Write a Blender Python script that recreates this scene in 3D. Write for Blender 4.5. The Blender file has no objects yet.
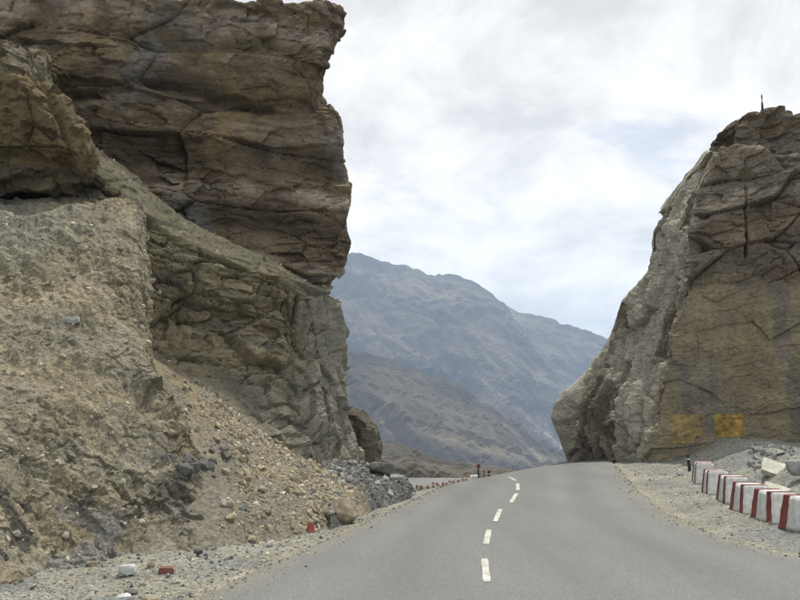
import bpy, bmesh, math, random
import numpy as np
from mathutils import Vector, Matrix

# ------------------------------------------------------------------ camera
S = bpy.context.scene
COL = S.collection
F = 820.0                       # focal length in photo pixels (800 wide)
CAM = np.array([0.0, 0.0, 2.0])
PITCH = math.atan2(105.0, F)
cd = bpy.data.cameras.new('camera')
cd.sensor_width = 36.0
cd.lens = 36.0 * F / 800.0
cd.clip_start = 0.1
cd.clip_end = 60000
cam = bpy.data.objects.new('camera', cd)
COL.objects.link(cam)
cam.location = CAM
cam.rotation_euler = (math.radians(90) + PITCH, 0, 0)
S.camera = cam

# ------------------------------------------------------------------ sky
SUN_EL, SUN_AZ = math.radians(63), math.radians(24)      # azimuth from +Y towards +X
W = bpy.data.worlds.new('World')
S.world = W
W.use_nodes = True
nt = W.node_tree
for n in list(nt.nodes):
    nt.nodes.remove(n)


def N(tree, kind, **kw):
    n = tree.nodes.new(kind)
    for k, v in kw.items():
        if k.startswith('i_'):
            n.inputs[k[2:].replace('_', ' ')].default_value = v
        else:
            setattr(n, k, v)
    return n


L = nt.links.new
wo = N(nt, 'ShaderNodeOutputWorld')
sky = N(nt, 'ShaderNodeTexSky', sky_type='NISHITA', sun_disc=False, sun_elevation=SUN_EL, sun_rotation=SUN_AZ,
        altitude=3200.0, air_density=1.0, dust_density=3.0)
bg_sky = N(nt, 'ShaderNodeBackground', i_Strength=0.15)
L(sky.outputs[0], bg_sky.inputs[0])
tc = N(nt, 'ShaderNodeTexCoord')
sep = N(nt, 'ShaderNodeSeparateXYZ')
L(tc.outputs['Generated'], sep.inputs[0])
zc = N(nt, 'ShaderNodeMath', operation='MAXIMUM')
L(sep.outputs['Z'], zc.inputs[0]); zc.inputs[1].default_value = 0.0
zadd = N(nt, 'ShaderNodeMath', operation='ADD')
L(zc.outputs[0], zadd.inputs[0]); zadd.inputs[1].default_value = 0.45
dv = N(nt, 'ShaderNodeVectorMath', operation='DIVIDE')
cmb = N(nt, 'ShaderNodeCombineXYZ')
for k in range(3):
    L(zadd.outputs[0], cmb.inputs[k])
L(tc.outputs['Generated'], dv.inputs[0]); L(cmb.outputs[0], dv.inputs[1])
mp = N(nt, 'ShaderNodeMapping')
mp.inputs['Location'].default_value = (2.73, 1.36, 1.95)
L(dv.outputs[0], mp.inputs[0])
n1 = N(nt, 'ShaderNodeTexNoise', i_Scale=2.6, i_Detail=8.0, i_Roughness=0.55, i_Distortion=0.25)
L(mp.outputs[0], n1.inputs['Vector'])
cov = N(nt, 'ShaderNodeMapRange', interpolation_type='SMOOTHSTEP')
cov.inputs['From Min'].default_value = 0.33
cov.inputs['From Max'].default_value = 0.44
cov.inputs['To Min'].default_value = 0.62
cov.inputs['To Max'].default_value = 1.0
L(n1.outputs['Fac'], cov.inputs['Value'])
n2 = N(nt, 'ShaderNodeTexNoise', i_Scale=4.2, i_Detail=8.0, i_Roughness=0.58, i_Distortion=0.3)
L(mp.outputs[0], n2.inputs['Vector'])
cr = N(nt, 'ShaderNodeValToRGB')
cr.color_ramp.elements[0].position = 0.38
cr.color_ramp.elements[0].color = (0.88, 0.875, 0.855, 1)
cr.color_ramp.elements[1].position = 0.62
cr.color_ramp.elements[1].color = (1.32, 1.30, 1.24, 1)
L(n2.outputs['Fac'], cr.inputs[0])
hzr = N(nt, 'ShaderNodeMapRange', interpolation_type='SMOOTHSTEP')
hzr.inputs['From Min'].default_value = 0.0
hzr.inputs['From Max'].default_value = 0.42
hzr.inputs['To Min'].default_value = 1.36
hzr.inputs['To Max'].default_value = 0.98
L(zc.outputs[0], hzr.inputs['Value'])
bg_cl = N(nt, 'ShaderNodeBackground', i_Strength=1.0)
L(hzr.outputs[0], bg_cl.inputs['Strength'])
L(cr.outputs[0], bg_cl.inputs[0])
mx = N(nt, 'ShaderNodeMixShader')
L(cov.outputs[0], mx.inputs[0]); L(bg_sky.outputs[0], mx.inputs[1]); L(bg_cl.outputs[0], mx.inputs[2])
L(mx.outputs[0], wo.inputs['Surface'])

# ------------------------------------------------------------------ sun, exposure
sd = bpy.data.lights.new('sun', 'SUN')
sd.energy = 4.3
sd.angle = math.radians(2.0)
sd.color = (1.0, 0.95, 0.87)
sun = bpy.data.objects.new('sun', sd)
COL.objects.link(sun)
to_sun = Vector((math.cos(SUN_EL) * math.sin(SUN_AZ), math.cos(SUN_EL) * math.cos(SUN_AZ), math.sin(SUN_EL)))
sun.rotation_euler = to_sun.to_track_quat('Z', 'Y').to_euler()
sun.location = (20, 20, 60)
S.view_settings.view_transform = 'Standard'
S.view_settings.look = 'None'
S.view_settings.exposure = 0.0
S.view_settings.gamma = 1.0
S.view_settings.use_curve_mapping = False
S.render.engine = 'CYCLES'
S.cycles.use_denoising = True
S.cycles.max_bounces = 6
S.cycles.volume_bounces = 1

# ------------------------------------------------------------------ maths helpers
rng = np.random.default_rng(7)
random.seed(7)
cp, sp = math.cos(PITCH), math.sin(PITCH)


def ray(px, py):
    a, b = (px - 400.0) / F, (py - 300.0) / F
    return np.array([a, cp + b * sp, sp - b * cp])


def at(px, py, Y):
    d = ray(px, py)
    return CAM + d * (Y / d[1])


def project(P):
    q = P - CAM
    w = q[..., 1] * cp + q[..., 2] * sp
    v = -q[..., 1] * sp + q[..., 2] * cp
    w = np.where(w > 0.05, w, 0.05)
    return 400 + F * q[..., 0] / w, 300 - F * v / w


def lin(r, g, b):
    c = np.array([r, g, b]) / 255.0
    l_ = np.where(c < 0.04045, c / 12.92, ((c + 0.055) / 1.055) ** 2.4)
    return l_ * 0.88 + 0.12 * l_.dot([0.3, 0.6, 0.1])


def sstep(a, b, x):
    t = np.clip((x - a) / (b - a), 0, 1)
    return t * t * (3 - 2 * t)


def bump2(px, py, cx, cy, rx, ry):
    return np.exp(-((px - cx) / rx) ** 2 - ((py - cy) / ry) ** 2)


# ---- numpy noise
def _hash(ix, iy, iz, seed):
    h = (ix.astype(np.uint32) * np.uint32(374761393) + iy.astype(np.uint32) * np.uint32(668265263)
         + iz.astype(np.uint32) * np.uint32(2246822519) + np.uint32((seed * 3266489917) & 0xffffffff))
    h = (h ^ (h >> np.uint32(13))) * np.uint32(1274126177)
    h = (h ^ (h >> np.uint32(16))) * np.uint32(2654435761)
    return h ^ (h >> np.uint32(15))


_g = np.random.default_rng(3).normal(size=(256, 3))
_g /= np.linalg.norm(_g, axis=1)[:, None]
_gx, _gy, _gz = [np.ascontiguousarray(_g[:, k], dtype=np.float32) for k in range(3)]


def perlin(P, seed=0):
    P = np.asarray(P, dtype=np.float32)
    fl = np.floor(P)
    f = P - fl
    i = fl.astype(np.int32)
    u = f * f * f * (f * (f * 6 - 15) + 10)
    r = 0
    for dx in (0, 1):
        wx = u[..., 0] if dx else 1 - u[..., 0]
        for dy in (0, 1):
            wy = wx * (u[..., 1] if dy else 1 - u[..., 1])
            for dz in (0, 1):
                wz = wy * (u[..., 2] if dz else 1 - u[..., 2])
                h = (_hash(i[..., 0] + dx, i[..., 1] + dy, i[..., 2] + dz, seed) & np.uint32(255)).astype(np.int32)
                r = r + wz * (_gx[h] * (f[..., 0] - dx) + _gy[h] * (f[..., 1] - dy) + _gz[h] * (f[..., 2] - dz))
    return r * np.float32(1.6)


def fbm(P, octv=4, seed=0, gain=0.5, lac=2.03, ridged=False):
    a, s, t = 1.0, 0.0, 0.0
    for o in range(octv):
        n = perlin(P, seed + o * 17)
        s = s + a * ((1 - 2 * np.abs(n)) if ridged else n)
        t += a
        a *= gain
        P = P * lac + 3.7
    return s / t


def worley(P, seed=0, facet=False):
    P = np.asarray(P, dtype=np.float32)
    i = np.floor(P - 0.5).astype(np.int32)
    sh = P.shape[:-1]
    f1 = np.full(sh, 9.0, np.float32); f2 = f1.copy(); hb_ = np.zeros(sh, np.uint32)
    V = [np.zeros(sh, np.float32) for _ in range(3)]
    k = np.float32(0.8 / 1023.0)
    for dx in (0, 1):
        for dy in (0, 1):
            for dz in (0, 1):
                c = (i[..., 0] + dx, i[..., 1] + dy, i[..., 2] + dz)
                h = _hash(c[0], c[1], c[2], seed)
                v = [P[..., 0] - c[0] - 0.1 - (h & np.uint32(1023)) * k, P[..., 1] - c[1] - 0.1 - ((h >> np.uint32(10)) & np.uint32(1023)) * k,
                     P[..., 2] - c[2] - 0.1 - ((h >> np.uint32(20)) & np.uint32(1023)) * k]
                d = v[0] ** 2 + v[1] ** 2 + v[2] ** 2
                nr = d < f1
                f2 = np.where(nr, f1, np.minimum(f2, d))
                f1 = np.where(nr, d, f1); hb_ = np.where(nr, h, hb_)
                if facet:
                    V = [np.where(nr, a, b) for a, b in zip(v, V)]
    h2 = (hb_ ^ (hb_ >> np.uint32(11))) * np.uint32(2654435761)
    idr = ((h2 >> np.uint32(8)) & np.uint32(65535)) / np.float32(65535.0)
    if not facet:
        return np.sqrt(f1), np.sqrt(f2), idr
    h3 = (h2 ^ (h2 >> np.uint32(13))) * np.uint32(2246822519)
    t = [((h3 >> np.uint32(s_)) & np.uint32(255)) / np.float32(127.5) - 1 for s_ in (2, 11, 20)]
    return np.sqrt(f1), np.sqrt(f2), idr, V[0] * t[0] + V[1] * t[1] + V[2] * t[2]


def unit(v):
    v = np.asarray(v, float)
    return v / np.linalg.norm(v)


def blocks(P, size, ns=(0, 0, 1), az=(1, 0, 0), warp=0.3, seed=0):
    """fractured blocks laid out in the rock's own bedding frame: per-block step -1..1, edge distance"""
    ns = unit(ns); a = np.asarray(az, float); a = unit(a - ns * a.dot(ns)); b = np.cross(ns, a)
    Q = np.stack([P @ a / size[0], P @ b / size[1], P @ ns / size[2]], -1)
    m = min(size)
    wv = np.stack([fbm(P / (m * 3.0), 2, seed + 5), fbm(P / (m * 3.0) + 11, 2, seed + 6), fbm(P / (m * 3.0) + 23, 2, seed + 7)], -1)
    f1, f2, i, fc = worley(Q + wv * warp * 0.45, seed, True)
    return i * 2 - 1 + 1.5 * fc, f2 - f1


def beds(P, th, ns, warp=0.3, seed=0, sharp=0.12):
    """stack of beds standing proud or eroded back, with sharp steps between"""
    h = (P @ unit(ns) + warp * fbm(P * 0.35, 3, seed)) / th
    k = np.floor(h); f = h - k
    z = np.zeros_like(k, dtype=np.int64)
    r0 = (_hash(k.astype(np.int64), z, z, seed) & np.uint32(65535)) / 65535.0
    r1 = (_hash(k.astype(np.int64) + 1, z, z, seed) & np.uint32(65535)) / 65535.0
    t = sstep(1 - sharp, 1, f)
    return (r0 * (1 - t) + r1 * t) * 2 - 1, f


# ---- patches: world-space control points -> dense grid
def blur(G, n):
    for _ in range(n):
        for ax in (0, 1):
            A = np.concatenate([G.take([0], ax), G, G.take([-1], ax)], ax)
            m = G.shape[ax]
            G = 0.25 * A.take(range(0, m), ax) + 0.5 * A.take(range(1, m + 1), ax) + 0.25 * A.take(range(2, m + 2), ax)
    return G


def resample(C, ax, res, coarse):
    d = np.linalg.norm(np.diff(C, axis=ax), axis=-1)
    d = np.median(d, axis=1 - ax)
    k = np.ones(len(d))
    for i, m in coarse.items():
        k[i] = m
    n = np.maximum(2, np.ceil(d / (res * k)).astype(int))
    t = np.concatenate([k_ + np.arange(m) / m for k_, m in enumerate(n)] + [[len(n)]])
    k = np.minimum(t.astype(int), len(n) - 1)
    f = t - k
    f = f[:, None, None] if ax == 0 else f[None, :, None]
    return C.take(k, ax) * (1 - f) + C.take(k + 1, ax) * f


def grid(ctrl, res, soft=6, rc={}, cc={}):
    """rc, cc: row and column spans turned away from the road, sampled more coarsely"""
    C = np.array([[np.asarray(p, float) for p in row] for row in ctrl])
    return blur(resample(resample(C, 0, res, rc), 1, res, cc), soft)


def normals(G, flip=False):
    du = np.gradient(G, axis=1); dv_ = np.gradient(G, axis=0)
    n = np.cross(du, dv_)
    n /= np.linalg.norm(n, axis=-1)[..., None] + 1e-12
    return -n if flip else n


def mesh_from(name, V, faces_q, mat, parent=None, col=None, smooth=True):
    me = bpy.data.meshes.new(name)
    V = np.ascontiguousarray(V, dtype=np.float32).reshape(-1, 3)
    fq = np.ascontiguousarray(faces_q, dtype=np.int32)
    k = fq.shape[1]
    me.vertices.add(len(V)); me.vertices.foreach_set('co', V.ravel())
    me.loops.add(fq.size); me.loops.foreach_set('vertex_index', fq.ravel())
    me.polygons.add(len(fq))
    me.polygons.foreach_set('loop_start', np.arange(len(fq), dtype=np.int32) * k)
    me.polygons.foreach_set('loop_total', np.full(len(fq), k, np.int32))
    me.polygons.foreach_set('use_smooth', np.full(len(fq), smooth))
    if col is not None:
        at_ = me.color_attributes.new('tint', 'FLOAT_COLOR', 'POINT')
        c = np.ones((len(V), 4), np.float32); c[:, :3] = np.asarray(col).reshape(-1, 3)
        at_.data.foreach_set('color', c.ravel())
    me.update(calc_edges=True)
    me.validate()
    if mat:
        me.materials.append(mat)
    o = bpy.data.objects.new(name, me)
    COL.objects.link(o)
    if parent:
        o.parent = parent
    return o


def grid_faces(nr, nc, flip=False):
    a = np.arange(nr * nc).reshape(nr, nc)
    q = np.stack([a[:-1, :-1], a[:-1, 1:], a[1:, 1:], a[1:, :-1]], -1).reshape(-1, 4)
    return q[:, ::-1] if flip else q


def grid_obj(name, G, mat, parent=None, col=None, flip=False, smooth=True):
    return mesh_from(name, G.reshape(-1, 3), grid_faces(*G.shape[:2], flip=flip), mat, parent,
                     None if col is None else col.reshape(-1, 3), smooth)


def tag(o, label=None, cat=None, group=None, kind=None):
    if label: o['label'] = label
    if cat: o['category'] = cat
    if group: o['group'] = group
    if kind: o['kind'] = kind
    return o


def empty(name, loc=(0, 0, 0), rz=0.0):
    o = bpy.data.objects.new(name, None)
    o.empty_display_size = 0.2
    o.location = loc
    o.rotation_euler = (0, 0, rz)
    COL.objects.link(o)
    return o


# ------------------------------------------------------------------ materials
def new_mat(name, rough=0.95, spec=0.2):
    m = bpy.data.materials.new(name)
    m.use_nodes = True
    b = m.node_tree.nodes['Principled BSDF']
    b.inputs['Roughness'].default_value = rough
    b.inputs['Specular IOR Level'].default_value = spec
    return m, m.node_tree, b


def rock_mat(name, base=None, var=0.35, fine=9.0, bump=0.5, dist=0.05, stretch=(1, 1, 1), speck=0.0, coarse=1.1, chip=0.0):
    """tint attribute (or base) x large and fine mottling, fine relief by bump"""
    m, t, b = new_mat(name)
    lk = t.links.new
    tcn = N(t, 'ShaderNodeTexCoord')
    mpn = N(t, 'ShaderNodeMapping'); mpn.inputs['Scale'].default_value = stretch
    lk(tcn.outputs['Object'], mpn.inputs[0])
    a = N(t, 'ShaderNodeTexNoise', i_Scale=coarse, i_Detail=6.0, i_Roughness=0.62)
    f = N(t, 'ShaderNodeTexNoise', i_Scale=fine, i_Detail=7.0, i_Roughness=0.7)
    lk(mpn.outputs[0], a.inputs['Vector']); lk(mpn.outputs[0], f.inputs['Vector'])
    r1 = N(t, 'ShaderNodeMapRange'); r1.inputs['From Min'].default_value = 0.3; r1.inputs['From Max'].default_value = 0.7
    r1.inputs['To Min'].default_value = 1 - var; r1.inputs['To Max'].default_value = 1 + var
    lk(a.outputs['Fac'], r1.inputs['Value'])
    r2 = N(t, 'ShaderNodeMapRange'); r2.inputs['From Min'].default_value = 0.3; r2.inputs['From Max'].default_value = 0.7
    r2.inputs['To Min'].default_value = 1 - var * 0.9; r2.inputs['To Max'].default_value = 1 + var * 0.9
    lk(f.outputs['Fac'], r2.inputs['Value'])
    mu = N(t, 'ShaderNodeMath', operation='MULTIPLY'); lk(r1.outputs[0], mu.inputs[0]); lk(r2.outputs[0], mu.inputs[1])
    if base is None:
        src = N(t, 'ShaderNodeAttribute', attribute_name='tint').outputs['Color']
    else:
        rg = N(t, 'ShaderNodeRGB'); rg.outputs[0].default_value = (*base, 1); src = rg.outputs[0]
    vm = N(t, 'ShaderNodeVectorMath', operation='SCALE')
    lk(src, vm.inputs[0]); lk(mu.outputs[0], vm.inputs['Scale'])
    outc = vm.outputs[0]
    if speck > 0:
        vo = N(t, 'ShaderNodeTexVoronoi', i_Scale=fine * 3.0)
        lk(mpn.outputs[0], vo.inputs['Vector'])
        sepc = N(t, 'ShaderNodeSeparateColor'); lk(vo.outputs['Color'], sepc.inputs[0])
        r3 = N(t, 'ShaderNodeMapRange'); r3.inputs['To Min'].default_value = 1 - speck; r3.inputs['To Max'].default_value = 1 + speck
        lk(sepc.outputs[0], r3.inputs['Value'])
        v2 = N(t, 'ShaderNodeVectorMath', operation='SCALE'); lk(outc, v2.inputs[0]); lk(r3.outputs[0], v2.inputs['Scale'])
        outc = v2.outputs[0]
    lk(outc, b.inputs['Base Color'])
    bp = N(t, 'ShaderNodeBump', i_Strength=bump, i_Distance=dist)
    if chip > 0:
        vc = N(t, 'ShaderNodeTexVoronoi', i_Scale=chip)
        wn = N(t, 'ShaderNodeVectorMath', operation='MULTIPLY_ADD')
        lk(f.outputs['Color'], wn.inputs[0]); wn.inputs[1].default_value = (0.12, 0.12, 0.12); lk(mpn.outputs[0], wn.inputs[2])
        lk(wn.outputs[0], vc.inputs['Vector'])
        sc_ = N(t, 'ShaderNodeSeparateColor'); lk(vc.outputs['Color'], sc_.inputs[0])
        hm = N(t, 'ShaderNodeMath', operation='MULTIPLY_ADD'); lk(sc_.outputs[1], hm.inputs[0]); hm.inputs[1].default_value = 0.35
        lk(f.outputs['Fac'], hm.inputs[2])
        lk(hm.outputs[0], bp.inputs['Height'])
    else:
        lk(f.outputs['Fac'], bp.inputs['Height'])
    lk(bp.outputs[0], b.inputs['Normal'])
    return m


def plain_mat(name, rgb, var=0.15, scale=12.0, rough=0.85, bump=0.15, dist=0.01, spec=0.25):
    m = rock_mat(name, rgb, var, scale, bump, dist, coarse=scale * 0.15)
    m.node_tree.nodes['Principled BSDF'].inputs['Roughness'].default_value = rough
    m.node_tree.nodes['Principled BSDF'].inputs['Specular IOR Level'].default_value = spec
    return m


M_cliff = rock_mat('cliff_rock', var=0.30, fine=7.0, bump=1.0, dist=0.10, stretch=(1, 1, 1.4), chip=5.0, speck=0.10)
M_earth = rock_mat('earth_slope', var=0.26, fine=8.0, bump=0.9, dist=0.05, speck=0.32)
M_gravel = rock_mat('gravel_ground', var=0.22, fine=10.0, bump=0.9, dist=0.04, speck=0.42, coarse=0.8)
M_mount = rock_mat('mountain_rock', var=0.22, fine=0.03, bump=0.8, dist=12.0, coarse=0.004)
M_stone = rock_mat('stone', None, var=0.2, fine=20.0, bump=0.4, dist=0.01, coarse=3.0)
M_stone_lt = rock_mat('tan_stone', tuple(lin(160, 149, 122)), var=0.25, fine=18.0, bump=0.4, dist=0.01, coarse=4.0)
M_stone_gr = rock_mat('grey_stone', tuple(lin(142, 142, 138)), var=0.3, fine=18.0, bump=0.4, dist=0.01, coarse=4.0)
M_slab = rock_mat('pale_slab', tuple(lin(180, 178, 162)), var=0.2, fine=12.0, bump=0.5, dist=0.02, coarse=3.0)
M_white = plain_mat('white_paint', tuple(lin(204, 203, 198)), var=0.3, scale=9.0, rough=0.8, bump=0.4, dist=0.012)
M_red = plain_mat('red_paint', tuple(lin(124, 62, 56)), var=0.4, scale=14.0, rough=0.75, bump=0.3, dist=0.008)
M_black = plain_mat('black_post', tuple(lin(48, 48, 52)), var=0.2, rough=0.6)
M_mark = plain_mat('road_paint', tuple(lin(178, 177, 166)), var=0.35, scale=14.0, rough=0.8)
M_brick = plain_mat('brick', tuple(lin(126, 80, 68)), var=0.35, scale=20.0)
M_orange = plain_mat('red_marker', tuple(lin(160, 82, 64)), var=0.3, scale=16.0, rough=0.7)
M_tuft = plain_mat('dry_leaf', tuple(lin(118, 108, 76)), var=0.3, scale=6.0)

# asphalt: worn aggregate, wheel-path wear, dusty edges
M_road, t_, b_ = new_mat('asphalt', 0.9, 0.3)
lk_ = t_.links.new
tc_ = N(t_, 'ShaderNodeTexCoord')
na = N(t_, 'ShaderNodeTexNoise', i_Scale=0.55, i_Detail=5.0, i_Roughness=0.6)
nb = N(t_, 'ShaderNodeTexNoise', i_Scale=38.0, i_Detail=4.0, i_Roughness=0.75)
nc_ = N(t_, 'ShaderNodeTexVoronoi', i_Scale=55.0)
mpr = N(t_, 'ShaderNodeMapping'); mpr.inputs['Scale'].default_value = (2.2, 0.35, 1.0); mpr.inputs['Rotation'].default_value = (0, 0, -0.2)
lk_(tc_.outputs['Object'], mpr.inputs[0]); lk_(mpr.outputs[0], na.inputs['Vector'])
lk_(tc_.outputs['Object'], nb.inputs['Vector']); lk_(tc_.outputs['Object'], nc_.inputs['Vector'])
ra = N(t_, 'ShaderNodeMapRange'); ra.inputs['From Min'].default_value = 0.3; ra.inputs['From Max'].default_value = 0.7
ra.inputs['To Min'].default_value = 0.92; ra.inputs['To Max'].default_value = 1.08
lk_(na.outputs['Fac'], ra.inputs['Value'])
rb = N(t_, 'ShaderNodeMapRange'); rb.inputs['From Min'].default_value = 0.25; rb.inputs['From Max'].default_value = 0.75
rb.inputs['To Min'].default_value = 0.6; rb.inputs['To Max'].default_value = 1.4
lk_(nb.outputs['Fac'], rb.inputs['Value'])
mm = N(t_, 'ShaderNodeMath', operation='MULTIPLY'); lk_(ra.outputs[0], mm.inputs[0]); lk_(rb.outputs[0], mm.inputs[1])
vt = N(t_, 'ShaderNodeAttribute', attribute_name='tint')
vs = N(t_, 'ShaderNodeVectorMath', operation='SCALE'); lk_(vt.outputs['Color'], vs.inputs[0]); lk_(mm.outputs[0], vs.inputs['Scale'])
lk_(vs.outputs[0], b_.inputs['Base Color'])
bpr = N(t_, 'ShaderNodeBump', i_Strength=0.35, i_Distance=0.008); lk_(nc_.outputs['Distance'], bpr.inputs['Height']); lk_(bpr.outputs[0], b_.inputs['Normal'])

# ------------------------------------------------------------------ ground and road
LE = np.array([(-40, -9), (-6, -3.7), (0, -3.2), (5, -2.6), (8.4, -2.25), (10.6, -1.72), (14, -0.87), (17, -0.2), (19.3, 0.24), (22, 0.7), (26, 1.3), (32, 2.0), (45, 3.6), (60, 4.6), (74, 4.2), (78, 1.5), (81, -30), (200, -30)], float)
RE = np.array([(-40, 3), (-6, 7.0), (0, 7.0), (5, 6.8), (8, 6.2), (11, 5.42), (12.2, 5.02), (14.1, 4.9), (16.4, 5.1), (20, 5.66), (24.8, 6.65), (30, 7.7), (40, 9.5), (60, 11), (80, 11), (90, 10), (200, 10)], float)


def left_edge(Y): return np.interp(Y, LE[:, 0], LE[:, 1])
def right_edge(Y): return np.interp(Y, RE[:, 0], RE[:, 1])


def road_z(x, Y):
    x = np.clip(x, -1.0, 9.0)
    t = np.maximum(0, Y - (16 + 1.8 * (x - 2.5)))
    tc2 = 15.5
    z = np.where(t < tc2, -0.0035 * t * t, -0.0035 * tc2 ** 2 - 0.1085 * (t - tc2))
    return np.maximum(z, -6.25 - 0.0 * Y)


def far_drop(x, Y):
    r = np.hypot(x * 1.0, np.maximum(Y - 40, 0))
    d = np.maximum(0, np.hypot(x, Y - 20) - 75)
    return -np.minimum(d * 0.28, 190) * sstep(0, 40, d)


def ground_z(x, Y):
    z = road_z(x, Y) - 0.03
    P = np.stack([x, Y, np.zeros_like(x)], -1)
    off_r = x - right_edge(Y); off_l = left_edge(Y) - x
    near = sstep(70, 40, Y)
    out = np.maximum(off_r, off_l)
    rough = sstep(0.1, 0.9, out) * sstep(60, 30, Y)
    z = z + rough * (0.05 * fbm(P * 1.3, 3, 41) + 0.035 * fbm(P * 5, 3, 42)) - 0.05 * sstep(0.0, 0.25, -out) 
    berm = sstep(1.5, 4.2, off_r) * 0.75 * near * sstep(6, 15, Y) * (1 + 0.5 * fbm(P * 0.45, 3, 43))
    z = z + berm + sstep(0.2, 1.5, off_r) * near * 0.1
    return z + far_drop(x, Y)


def axis(lo, hi, step, far, g=1.22):
    a = list(np.arange(lo, hi + step / 2, step)); s = step
    while a[-1] < far:
        s *= g; a.append(a[-1] + s)
    s = step
    while a[0] > -far:
        s *= g; a.insert(0, a[0] - s)
    return np.array(a)


gx, gy = np.meshgrid(axis(-11, 14, 0.11, 4800), axis(6, 40, 0.13, 4800))
gzv = ground_z(gx, gy)
G = np.stack([gx, gy, gzv], -1)
nz = fbm(G * 0.5, 4, 51)[..., None]; nz2 = fbm(G * 2.2, 3, 52)[..., None]
c_grav, c_sand, c_grey = lin(148, 148, 136), lin(166, 156, 130), lin(130, 132, 130)
col = c_grav * (1 - sstep(-0.1, 0.35, nz)) + c_grey * sstep(-0.1, 0.35, nz)
out = np.maximum(gx - right_edge(gy), left_edge(gy) - gx)[..., None]
sand = sstep(0.45, 0.0, out + 0.35 * nz2) * 0.55 + sstep(0.1, 0.3, nz2) * 0.5 * (gx < 0)[..., None]
sand = np.clip(sand, 0, 1)
col = col * (1 - sand) + c_sand * sand
farm = sstep(40, 90, gy)[..., None]
col = col * (1 - farm) + lin(120, 110, 92) * farm
ground = tag(grid_obj('ground', G, M_gravel, col=col * 0.76), kind='structure')

ry = np.concatenate([np.arange(-40, 6, 1.0), np.arange(6, 40, 0.25), np.arange(40, 96, 1.0)])
ru = np.linspace(0, 1, 44)
Yg, Ug = np.meshgrid(ry, ru, indexing='ij')
ragged = 0.10 * fbm(np.stack([Yg * 1.1, np.zeros_like(Yg), np.zeros_like(Yg)], -1), 4, 61)
xl = left_edge(Yg) + ragged; xr = right_edge(Yg) - 0.7 * ragged
Xg = xl * (1 - Ug) + xr * Ug
camber = 0.0
Zg = road_z(Xg, Yg) + 0.012 - 0.03 * sstep(0.98, 1.0, np.abs(2 * Ug - 1))
Gr = np.stack([Xg, Yg, Zg], -1)
edge = np.minimum(Xg - xl, xr - Xg)
dust = sstep(0.55, 0.0, edge + 0.2 * fbm(Gr * 1.5, 3, 62))
rc = lin(136, 138, 134)[None, None, :] * (1 - 0.6 * dust[..., None]) + lin(164, 157, 138) * 0.6 * dust[..., None]
lane = (Ug * 2) % 1.0
trk = np.exp(-((lane - 0.28) / 0.1) ** 2) + np.exp(-((lane - 0.74) / 0.1) ** 2)
rc = rc * (1 - 0.06 * np.exp(-((lane - 0.5) / 0.09) ** 2) + 0.13 * trk * (0.6 + 0.8 * fbm(Gr * np.array([0.8, 0.12, 0.5]), 3, 66)) - 0.05 * sstep(0.1, 0.4, fbm(Gr * 0.35, 3, 67)))[..., None]
road = tag(grid_obj('road', Gr, M_road, col=rc * 0.62), kind='structure')


def ground_hit(px, py, fn, lo=4.0, hi=70.0):
    d = ray(px, py)
    d = d / d[1]
    for Y in np.arange(lo, hi, 0.02):
        p = CAM + d * Y
        if p[2] <= float(fn(np.array(p[0]), np.array(Y))):
            return p
    return CAM + d * hi


# centre dashes, one worn painted strip each
dash_px = [(487, 583.5, 484.5, 560), (486, 545.5, 489, 531), (495.2, 522.5, 500.5, 510), (511, 503.3, 516.5, 494.3), (517.9, 490.8, 517.7, 484.3), (515.8, 481.2, 508.5, 477.4)]
extra = [((0.85, 5.0), (0.93, 6.6))]
segs = []
for x0, y0, x1, y1 in dash_px:
    a = ground_hit(x0, y0, road_z); b = ground_hit(x1, y1, road_z)
    segs.append((a[:2], b[:2]))
segs += [(np.array(a), np.array(b)) for a, b in extra]
for k, (a, b) in enumerate(segs):
    t = unit(b - a); nrm = np.array([t[1], -t[0]])
    n_s = 14
    rows = []
    for i in range(n_s + 1):
        c = a + (b - a) * i / n_s
        w = 0.043 + 0.003 * math.sin(i * 0.7 + k * 1.7) + 0.0015 * random.random()
        if i in (0, n_s): w *= 0.86
        row = []
        for s in (-1, -0.3, 0.3, 1):
            q = c + nrm * w * s
            row.append((q[0], q[1], float(road_z(np.array(q[0]), np.array(q[1]))) + 0.018))
        rows.append(row)
    grid_obj('lane_dash', np.array(rows), M_mark, parent=road)
# white edge line on the lower bend
a0, a1 = at(411, 485.3, 82.0), at(456, 478.4, 90.0)
rows = []
for i in range(13):
    c = a0 + (a1 - a0) * i / 12
    rows.append([(c[0], c[1] - 0.25, -6.215), (c[0], c[1] + 0.25, -6.215)])
grid_obj('edge_line', np.array(rows), M_mark, parent=road)


# ------------------------------------------------------------------ rock builders
def displace(G, flip, layers):
    """layers: functions P -> offset along the base surface's smoothed normal"""
    n = blur(normals(G, flip), 12)
    n /= np.linalg.norm(n, axis=-1)[..., None] + 1e-9
    d = 0
    for fn in layers:
        d = d + fn(G, G)
    return G + n * d[..., None]


def mixc(a, b, t):
    return a * (1 - t[..., None]) + b * t[..., None]


# ------------------------------------------------------------------ left cliff
CL = empty('rock_cliff', (-4.0, 24.0, 0.0))
LEFT = CL
tag(CL, 'tall brown layered rock cliff overhanging a rubble slope', 'cliff', kind='structure')


def child(name, G, mat, col, root, flip=False):
    o = grid_obj(name, G, mat, root, col, flip, smooth=False)
    o.matrix_parent_inverse = Matrix.Translation(-Vector(root.location))
    return o


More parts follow.
